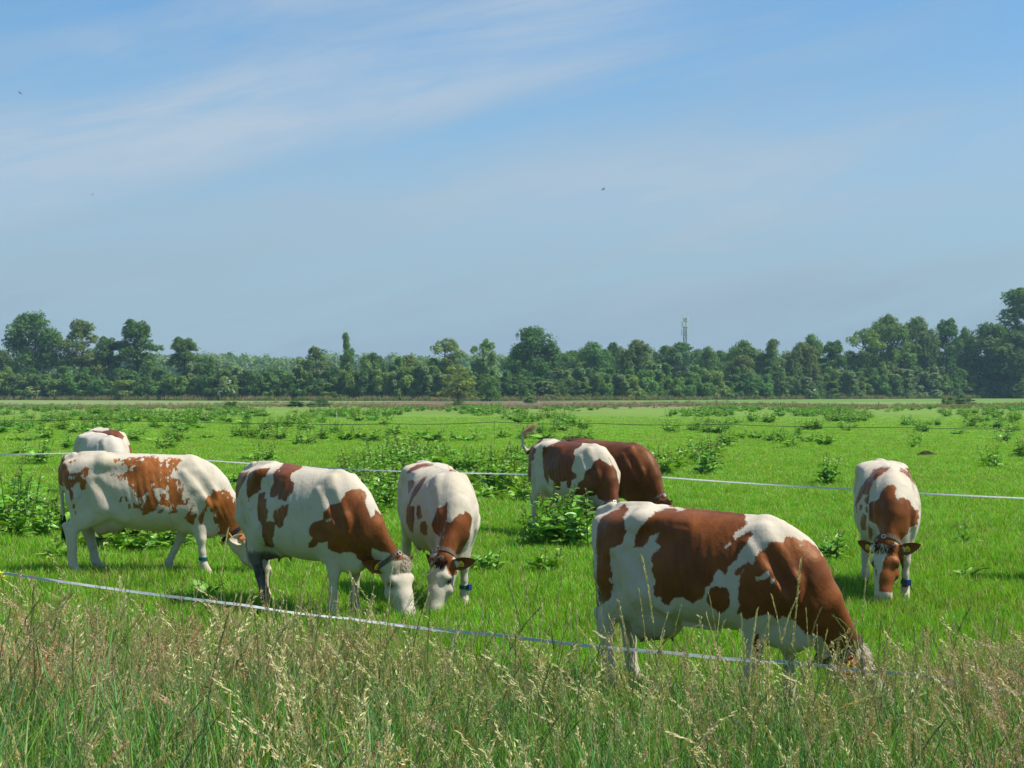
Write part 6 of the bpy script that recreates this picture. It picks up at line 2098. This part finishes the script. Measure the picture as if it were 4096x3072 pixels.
def tape_mesh(pts, half, twist, thick=0.0012, step=0.25):
    P_ = []
    for a, b_ in zip(pts[:-1], pts[1:]):
        n = max(2, int((b_ - a).length / step))
        P_ += [a.lerp(b_, i / n) - Vector((0, 0, .010 * math.sin(math.pi * i / n))) for i in range(n)]
    P_.append(pts[-1])
    V, Fc = [], []
    for i, p_ in enumerate(P_):
        t = (P_[min(i + 1, len(P_) - 1)] - P_[max(0, i - 1)]).normalized()
        up = (UPV - t * t.z).normalized(); sd = t.cross(up)
        a = twist(i / len(P_))
        w = up * math.cos(a) + sd * math.sin(a)
        nn = t.cross(w)
        V += [p_ - w * half - nn * thick, p_ + w * half - nn * thick, p_ + w * half + nn * thick, p_ - w * half + nn * thick]
    for i in range(len(P_) - 1):
        for k2 in range(4):
            Fc.append((4 * i + k2, 4 * i + (k2 + 1) % 4, 4 * i + 4 + (k2 + 1) % 4, 4 * i + 4 + k2))
    return V, Fc


near_pts = [at_depth(-260, 2256, 13.1), at_depth(0, 2290, 12.5), at_depth(1000, 2424, 11.0), at_depth(1400, 2475, 10.5), at_depth(2000, 2541, 9.9), at_depth(2700, 2613, 9.4), at_depth(3200, 2652, 9.1), at_depth(3650, 2698, 8.9), at_depth(4300, 2800, 8.5)]
v, f = tape_mesh(near_pts, .0105, lambda k: -.45 + .30 * math.sin(k * 23) + .35 * math.sin(k * 9 + 1))
tag(mesh_obj('fence_tape', v, f, M['tape']), 'near white electric fence tape running through the tall grass in front of the herd', 'fence tape')
far_pts = [at_depth(-200, 1819, 38), at_depth(290, 1812, 35.8), at_depth(780, 1838, 33.6), at_depth(1430, 1879, 31.0), at_depth(2110, 1897, 29.0), at_depth(2640, 1908, 27.4), at_depth(3415, 1958, 25.3), at_depth(4300, 2001, 23.2)]
v, f = tape_mesh(far_pts, .0135, lambda k: -.5 + .3 * math.sin(k * 31))
tag(mesh_obj('fence_tape', v, f, M['tape']), 'far white electric fence tape passing behind the herd', 'fence tape')
wp = [at_depth(-100, 1682, 63), at_depth(368, 1674.5, 63), at_depth(740, 1685, 63), at_depth(1110, 1692, 63), at_depth(1560, 1695, 62), at_depth(1977, 1688, 62), at_depth(2400, 1694, 62), at_depth(2900, 1697, 61), at_depth(3600, 1709, 60), at_depth(4250, 1713, 60)]
P_ = []
for a, b_ in zip(wp[:-1], wp[1:]):
    P_ += [a.lerp(b_, i / 8) - Vector((0, 0, .05 * math.sin(math.pi * i / 8))) for i in range(8)]
P_.append(wp[-1])
v, f = tube(P_, .013, 5)
tag(mesh_obj('fence_wire', v, f, M['wire']), 'thin dark fence wire strung across the meadow halfway to the hedge', 'wire')
for px_, py_ in ((368, 1674.5), (1110, 1692), (1977, 1688), (2900, 1697)):
    p_ = at_depth(px_, py_, 63 if px_ < 1500 else 62 if px_ < 2500 else 61)
    root = empty('fence_post', (p_.x, p_.y + .03, 0))
    v, f = tube([(0, 0, -.1), (0, 0, p_.z + .06)], .008, 6)
    mesh_obj('rod', v, f, M['wire'], root)
    v, f = box(0, 0, p_.z, .03, .04, .05)
    mesh_obj('insulator', v, f, M['wire'], root)
    tag(root, {368: 'thin rod lifting the dark wire above the hidden cows on the left', 1110: 'thin rod holding the dark wire left of the middle', 1977: 'thin rod holding the dark wire near the raised tail', 2900: 'thin rod holding the dark wire right of the middle'}[px_],
        'fence post', 'thin rods of the dark wire')
# posts of the fence at the end of the meadow
POSTS = [(320, 1622, 1.0), (432, 1619, 1.1), (575, 1618, 1.15), (827, 1618, 1.1), (974, 1613, 1.4), (2356, 1610, 1.35), (2867, 1609, 1.4), (2770, 1612, 1.2), (3122, 1608, 1.4), (3235, 1612, 1.1), (3408, 1608, 1.4), (3515, 1608, 1.3), (4086, 1606, 1.3)]
POST_AT = ['below the thin olive crowned tree', 'below the short pointed dark tree', 'below the stepped tall tree', 'left of the low bush by the trough', 'just right of the water trough', 'on the soil below the tall hazy crown', 'right of the mast foot',
           'below the wide dark dome', 'below the ragged topped tree', 'below the green rounded top', 'right of the brownish oval tree', 'below the high rounded tree', 'at the right picture edge']
prev = []
for i, (px_, top, h) in enumerate(POSTS):
    Y = 205 if px_ < 1500 else 215
    p_ = at_depth(px_, top, Y)
    hh = min(p_.z, 1.6)
    root = empty('fence_post', (p_.x, Y, 0))
    v, f = tube([(0, 0, -.2), (.01, 0, hh * .5), (0, 0, hh)], [.055, .052, .048], 7)
    mesh_obj('stake', v, f, M['wood'], root)
    v, f = tube([(0, 0, hh), (0, 0, hh + .02)], [.05, .03], 7)
    mesh_obj('cap', v, f, M['wood'], root)
    tag(root, '%s wooden far fence post %s' % ('short' if h < 1.15 else 'taller', POST_AT[i]), 'fence post', 'wooden posts of the far fence')
    prev.append(Vector((p_.x, Y, hh * .92)))
prev.sort(key=lambda q: q.x)
P_ = [Vector((prev[0].x - 40, 205, .9))] + prev + [Vector((prev[-1].x + 30, 215, .9))]
v, f = tube(P_, .007, 4)
tag(mesh_obj('fence_wire', v, f, M['tape']), 'pale wire joining the wooden posts at the far end of the meadow', 'wire')
# plastic posts
for (px_, py_, h, lab, capm) in ((1345, 1683, .70, 'white plastic post with an orange top standing in the weeds left of the middle', 'orange'), (2155, 1634, 1.05, 'slim pale post by a yellow-green weed at the end of the meadow', 'plastic_white')):
    g = at(px_, py_)
    root = empty('fence_post', g)
    v, f = tube([(0, 0, -.1), (0, 0, h)], .020 if h < 1 else .03, 7)
    mesh_obj('stake', v, f, M['plastic_white'], root)
    v, f = tube([(0, 0, h), (0, 0, h + .10)], [.032, .028], 7)
    mesh_obj('cap', v, f, M[capm], root)
    tag(root, lab, 'fence post')

# water trough with a low bush beside it
g = at(955, 1643)
root = empty('water_trough', g)
prof = [(1.0, 0), (1.08, .12), (1.05, .38), (1.10, .44), (1.02, .46), (.94, .40), (.90, .10)]
vs, fs, ns = [], [], 24
for r, z in prof:
    vs += [(math.cos(2 * math.pi * i / ns) * r, math.sin(2 * math.pi * i / ns) * r, z) for i in range(ns)]
for j in range(len(prof) - 1):
    for i in range(ns):
        fs.append((j * ns + i, j * ns + (i + 1) % ns, (j + 1) * ns + (i + 1) % ns, (j + 1) * ns + i))
fs.append(tuple((len(prof) - 1) * ns + i for i in range(ns)))
mesh_obj('tub', vs, fs, worn('tub', (0.16, 0.10, 0.065), 0.8, 0.2, amount=0.4, scale=5), root)
wm, _, wb = principled('trough_water', (0.02, 0.03, 0.03), 0.05, 0.5)
mesh_obj('water', [(math.cos(2 * math.pi * i / ns) * .96, math.sin(2 * math.pi * i / ns) * .96, .32) for i in range(ns)], [tuple(range(ns))], wm, root)
tag(root, 'round brown water trough on the meadow edge, at the left', 'trough')


def low_bush(px_, py_, wide, h, key, lab):
    g = at(px_, py_)
    crown, tm, H = TREES[key]
    root = empty('low_bush', g, RNG.uniform(0, 6))
    root.scale = (wide / 5.6, wide / 5.6, h / 5.8)
    put(bpy.data.objects.new('crown', crown), root); put(bpy.data.objects.new('trunk', tm), root)
    tag(root, lab, 'bush')


low_bush(925, 1641, 1.9, 1.05, 'shrub0', 'low dark bush just left of the round water trough')
low_bush(3850, 1621, 4.6, 1.15, 'shrub0', 'long low bush on the meadow edge at the right')
low_bush(3790, 1622, 2.2, 1.3, 'shrub1', 'taller green end of the low bushes on the meadow edge at the right')
low_bush(1180, 1629, 2.6, .9, 'shrub0', 'low bush on the meadow edge right of the water trough')
low_bush(1280, 1627, 3.6, 1.0, 'shrub5', 'wide low bush on the meadow edge below the brownish tree')
low_bush(1835, 1626, 2.6, .8, 'shrub5', 'low weedy mound in front of the small yellow-green tree')
low_bush(2122, 1614, 2.4, 1.2, 'shrub2', 'bright yellow-green weed beside the slim pale post')

# ------------------------------------------------------------------ buildings glimpsed through the hedge
M['sheet_white'] = worn('sheet_white', (0.70, 0.70, 0.68), 0.6, 0.3)
M['slate'] = worn('slate', (0.17, 0.17, 0.18), 0.8, 0.2, amount=0.3, scale=3)
M['brick_wall'] = worn('brick_wall', (0.20, 0.12, 0.09), 0.9, 0.1, amount=0.3, scale=4)
M['glass'], _, _ = principled('glass', (0.02, 0.025, 0.03), 0.1, 0.6)


def shed(px_, top, wpx, Y, depth, eave, roofm, wallm, name, lab):
    x = (px_ - CX) / F_PX * Y
    ridge = CAM_H + (HZ - top) / F_PX * Y
    w = wpx / F_PX * Y
    root = empty(name, (x, Y + depth / 2, 0))
    v, f = box(0, 0, eave / 2, w - .4, depth - .4, eave)
    mesh_obj('wall', v, f, M[wallm], root)
    hw, hd_ = w / 2, depth / 2
    rv = [(-hw, -hd_, eave), (hw, -hd_, eave), (hw, hd_, eave), (-hw, hd_, eave), (-hw, 0, ridge), (hw, 0, ridge)]
    rv += [(a, b_, c - .12) for a, b_, c in rv]
    rf = [(0, 1, 5, 4), (2, 3, 4, 5), (6, 10, 11, 7), (8, 11, 10, 9), (0, 6, 7, 1), (2, 8, 9, 3), (0, 4, 10, 6), (3, 9, 10, 4), (1, 7, 11, 5), (2, 5, 11, 8)]
    mesh_obj('roof', rv, rf, M[roofm], root)
    for sx in (-.28, .0, .28):
        v, f = box(sx * w, -depth / 2 + .19, eave * .55, w * .12, .06, eave * .35)
        fr = mesh_obj('window', v, f, M['sheet_white'], root)
        v, f = box(sx * w, -depth / 2 + .15, eave * .55, w * .10, .03, eave * .29)
        mesh_obj('pane', v, f, M['glass'], fr)
    tag(root, lab, 'building')


shed(655, 1527, 34, 385, 6, 3.6, 'sheet_white', 'sheet_white', 'shed', 'small white building glimpsed through the hedge on the left')
shed(945, 1496, 150, 420, 14, 5.0, 'slate', 'brick_wall', 'barn', 'grey roofed barn showing above the hedge near the dome shaped bush')

# ------------------------------------------------------------------ telecom mast
MY = 620.0
mx = (2742 - CX) / F_PX * MY
u = MY / F_PX                       # metres per photograph pixel at the mast
def zpx(y): return CAM_H + (HZ - y) * u
mast = empty('telecom_mast', (mx, MY, 0), math.radians(20))
M['galv'] = worn('galv', (0.20, 0.22, 0.24), 0.6, 0.4, 0.2, 0.2, 3)
M['antenna'] = worn('antenna', (0.85, 0.85, 0.85), 0.5, 0.3, amount=0.06)
zt = zpx(1272)
legs = [(math.cos(a) * .78, math.sin(a) * .78) for a in (0.5, 2.6, 4.7)]
for lx, ly in legs:
    v, f = tube([(lx * 1.5, ly * 1.5, 0), (lx, ly, zt * .6), (lx * .8, ly * .8, zt)], [.26, .21, .17], 6)
    mesh_obj('leg', v, f, M['galv'], mast)
br = []
nz = 22
for i in range(nz):
    z0, z1 = zt * i / nz, zt * (i + 1) / nz
    def at_z(j, z):
        k = 1.5 + (1 - 1.5) * min(1, z / (zt * .6)) if z < zt * .6 else 1 - .2 * (z - zt * .6) / (zt * .4)
        return Vector((legs[j][0] * k, legs[j][1] * k, z))
    for j in range(3):
        br.append(tube([at_z(j, z0), at_z((j + 1) % 3, z1)], 0.07, 4, False))
        br.append(tube([at_z(j, z1), at_z((j + 1) % 3, z1)], 0.06, 4, False))
v, f = merge(br)
mesh_obj('bracing', v, f, M['galv'], mast)
for yy in (1287, 1310, 1340, 1352):
    z = zpx(yy)
    rg = [(math.cos(2 * math.pi * i / 12) * 1.1, math.sin(2 * math.pi * i / 12) * 1.1, z) for i in range(13)]
    v, f = tube(rg, .05, 4, False)
    v2, f2 = merge([(v, f)] + [tube([(0, 0, z), (math.cos(a) * 1.1, math.sin(a) * 1.1, z)], .045, 4, False) for a in (0.3, 1.9, 3.5, 5.1)])
    mesh_obj('platform_ring', v2, f2, M['galv'], mast)
c20, s20 = math.cos(-math.radians(20)), math.sin(-math.radians(20))
for (dx, y0, y1, dy, w) in ((7, 1260, 1285, -.7, .42), (-6, 1288, 1307, -1.1, .40), (5.5, 1288, 1308, -1.0, .46), (10, 1317, 1340, -.5, .42), (-13, 1288, 1307, .2, .34), (-14.5, 1318, 1340, .3, .30), (-12, 1262, 1276, .4, .26), (2, 1320, 1340, 1.1, .4)):
    X0, Y0 = dx * u, dy
    z0, z1 = zpx(y1), zpx(y0)
    prof = [(-.5, -.5), (.5, -.5), (.55, .1), (.3, .5), (-.3, .5), (-.55, .1)]
    w *= 1.7
    V2 = [(X0 + a * w, Y0 + b_ * .24, z) for z in (z0, z1) for a, b_ in prof]
    V2 = [(x_ * c20 - y_ * s20, x_ * s20 + y_ * c20, z_) for x_, y_, z_ in V2]
    Fq2 = [tuple(range(5, -1, -1)), tuple(range(6, 12))] + [(i, (i + 1) % 6, 6 + (i + 1) % 6, 6 + i) for i in range(6)]
    an = mesh_obj('panel_antenna', V2, Fq2, M['antenna'], mast)
    bx = Vector((X0 * c20 - (Y0 + .2) * s20, X0 * s20 + (Y0 + .2) * c20, 0))
    v, f = tube([bx + Vector((0, 0, z0 - .3)), bx + Vector((0, 0, z1 + .2))], .05, 5)
    mesh_obj('mounting_pole', v, f, M['galv'], an)
tag(mast, 'lattice telecom mast with white panel antennas rising behind the trees', 'mast')

# ------------------------------------------------------------------ birds
M['feather'] = worn('feather', (0.025, 0.026, 0.032), 0.7, 0.3, amount=0.3, scale=20)


def bird(px_, py_, Y, span, roll, yaw, lab):
    p_ = at_depth(px_, py_, Y)
    root = empty('bird', p_, yaw)
    root.rotation_euler = (roll, .1, yaw)
    s = span
    v, f = tube([(-.30 * s, 0, 0), (-.18 * s, 0, 0), (.02 * s, 0, 0), (.17 * s, 0, .01 * s), (.24 * s, 0, .012 * s), (.29 * s, 0, .005 * s)], [.010 * s, .035 * s, .06 * s, .05 * s, .035 * s, .004 * s], 8)
    mesh_obj('body', v, f, M['feather'], root, True)
    tv = [(-.26 * s, .02 * s, 0), (-.26 * s, -.02 * s, 0), (-.48 * s, -.085 * s, 0), (-.36 * s, 0, 0), (-.48 * s, .085 * s, 0)]
    tv += [(a, b_, c - .006 * s) for a, b_, c in tv]
    mesh_obj('tail', tv, [(0, 3, 1), (1, 3, 2), (0, 4, 3), (5, 6, 8), (6, 7, 8), (5, 8, 9), (1, 2, 7, 6), (4, 0, 5, 9), (2, 3, 8, 7), (3, 4, 9, 8), (0, 1, 6, 5)], M['feather'], root)
    for sd_ in (-1, 1):
        wv = [(.10, .03, .01), (-.06, .03, .01), (.11, .24, .09), (-.04, .22, .08), (-.10, .50, .07), (-.07, .50, .07)]
        wv = [(a * s, b_ * s * sd_, c * s) for a, b_, c in wv]
        wv += [(a, b_, c - .008 * s) for a, b_, c in wv]
        mesh_obj('wing', wv, [(0, 2, 3, 1), (2, 5, 4, 3), (6, 7, 9, 8), (8, 9, 10, 11), (0, 6, 8, 2), (2, 8, 11, 5), (5, 11, 10, 4), (4, 10, 9, 3), (3, 9, 7, 1), (1, 7, 6, 0)], M['feather'], root)
    tag(root, lab, 'bird', 'birds flying over the meadow')


bird(80, 372, 60, .24, .6, 2.4, 'dark swallow high in the blue at the upper left')
bird(2413, 757, 75, .30, -.5, .5, 'dark swallow alone in the middle of the sky')
bird(2655, 660, 110, .26, .2, 1.2, 'tiny bird just right of and above the middle swallow')
bird(370, 778, 90, .20, .4, 2.9, 'tiny bird in the left part of the sky, below the upper left swallow')
bird(2243, 343, 120, .24, .1, 1.5, 'tiny bird beside the end of the broad white cloud')
bird(2501, 1321, 150, .30, .1, 1.4, 'tiny bird just above the treeline left of the mast')

# ------------------------------------------------------------------ small things in the meadow
M['dung'] = worn('dung', (0.045, 0.036, 0.024), 0.9, 0.1, amount=0.5, scale=25)
g = at(3706, 1822)
vs, fs, ns = [], [], 18
for r, z in ((.30, -.01), (.27, .06), (.20, .11), (.11, .15), (.03, .17)):
    vs += [(math.cos(2 * math.pi * i / ns) * r * (1 + .16 * math.sin(i * 2.3 + z * 30)), math.sin(2 * math.pi * i / ns) * r * (1 + .16 * math.cos(i * 1.7)), z + .012 * math.sin(i * 3.1)) for i in range(ns)]
for j in range(4):
    for i in range(ns):
        fs.append((j * ns + i, j * ns + (i + 1) % ns, (j + 1) * ns + (i + 1) % ns, (j + 1) * ns + i))
fs.append(tuple(4 * ns + i for i in range(ns)))
o = mesh_obj('molehill', vs, fs, M['dung'], None, True)
o.location = g
tag(o, 'small dark mound of earth on the open turf beyond the blaze-faced cow', 'molehill')
M['petal'] = plant_mat('petal', (0.75, 0.52, 0.02), (0.80, 0.60, 0.03), 0.5, 0.2, 0.3, 0.2)
tp_ = at_depth(7, 2304, 10.9)
g = Vector((tp_.x, tp_.y, float(gz(tp_.x, tp_.y))))
root = empty('yellow_flower', g)
L = Leaves()
hh = tp_.z - g.z
for a in (0, 1.57):
    L.ribbon([(0, 0, 0), (.01, 0, hh * .5), (0, 0, hh)], [.003, .0025, .002], Vector((math.cos(a), math.sin(a), 0)), .5, 0)
for q in range(5):
    L.blade((0, 0, hh * .1 * q), q * 2.2, .9, .12, .012, 1.0, 4, 1)
put(bpy.data.objects.new('stem', L.mesh('stem', [M['stem'], M['blade_green']])), root)
L = Leaves()
for q in range(7):
    c = Vector((RNG.gauss(0, .016), RNG.gauss(0, .012), hh + RNG.gauss(0, .018)))
    for k in range(7):
        d = Vector((math.cos(k * .9), math.sin(k * .9) - .4, .35)).normalized()
        L.lozenge(c, d, d.cross(UPV).normalized(), .018, .006)
put(bpy.data.objects.new('petals', L.mesh('petals', [M['petal']])), root)
tag(root, 'bright yellow wild flower at the left edge just under the near tape', 'flower')

# ------------------------------------------------------------------ air
HAZE = 0.00020
if HAZE > 0:
    hv, hf = box(0, 640, 28, 2400, 1400, 60)
    hm = bpy.data.materials.new('haze')
    hm.use_nodes = True
    nt = hm.node_tree
    nt.nodes.clear()
    o_ = nt.nodes.new('ShaderNodeOutputMaterial')
    pv = nt.nodes.new('ShaderNodeVolumePrincipled')
    pv.inputs['Color'].default_value = (0.50, 0.78, 1.0, 1)
    pv.inputs['Density'].default_value = HAZE
    pv.inputs['Anisotropy'].default_value = 0.0
    nt.links.new(pv.outputs[0], o_.inputs['Volume'])
    tag(mesh_obj('haze', hv, hf, hm), kind='stuff')
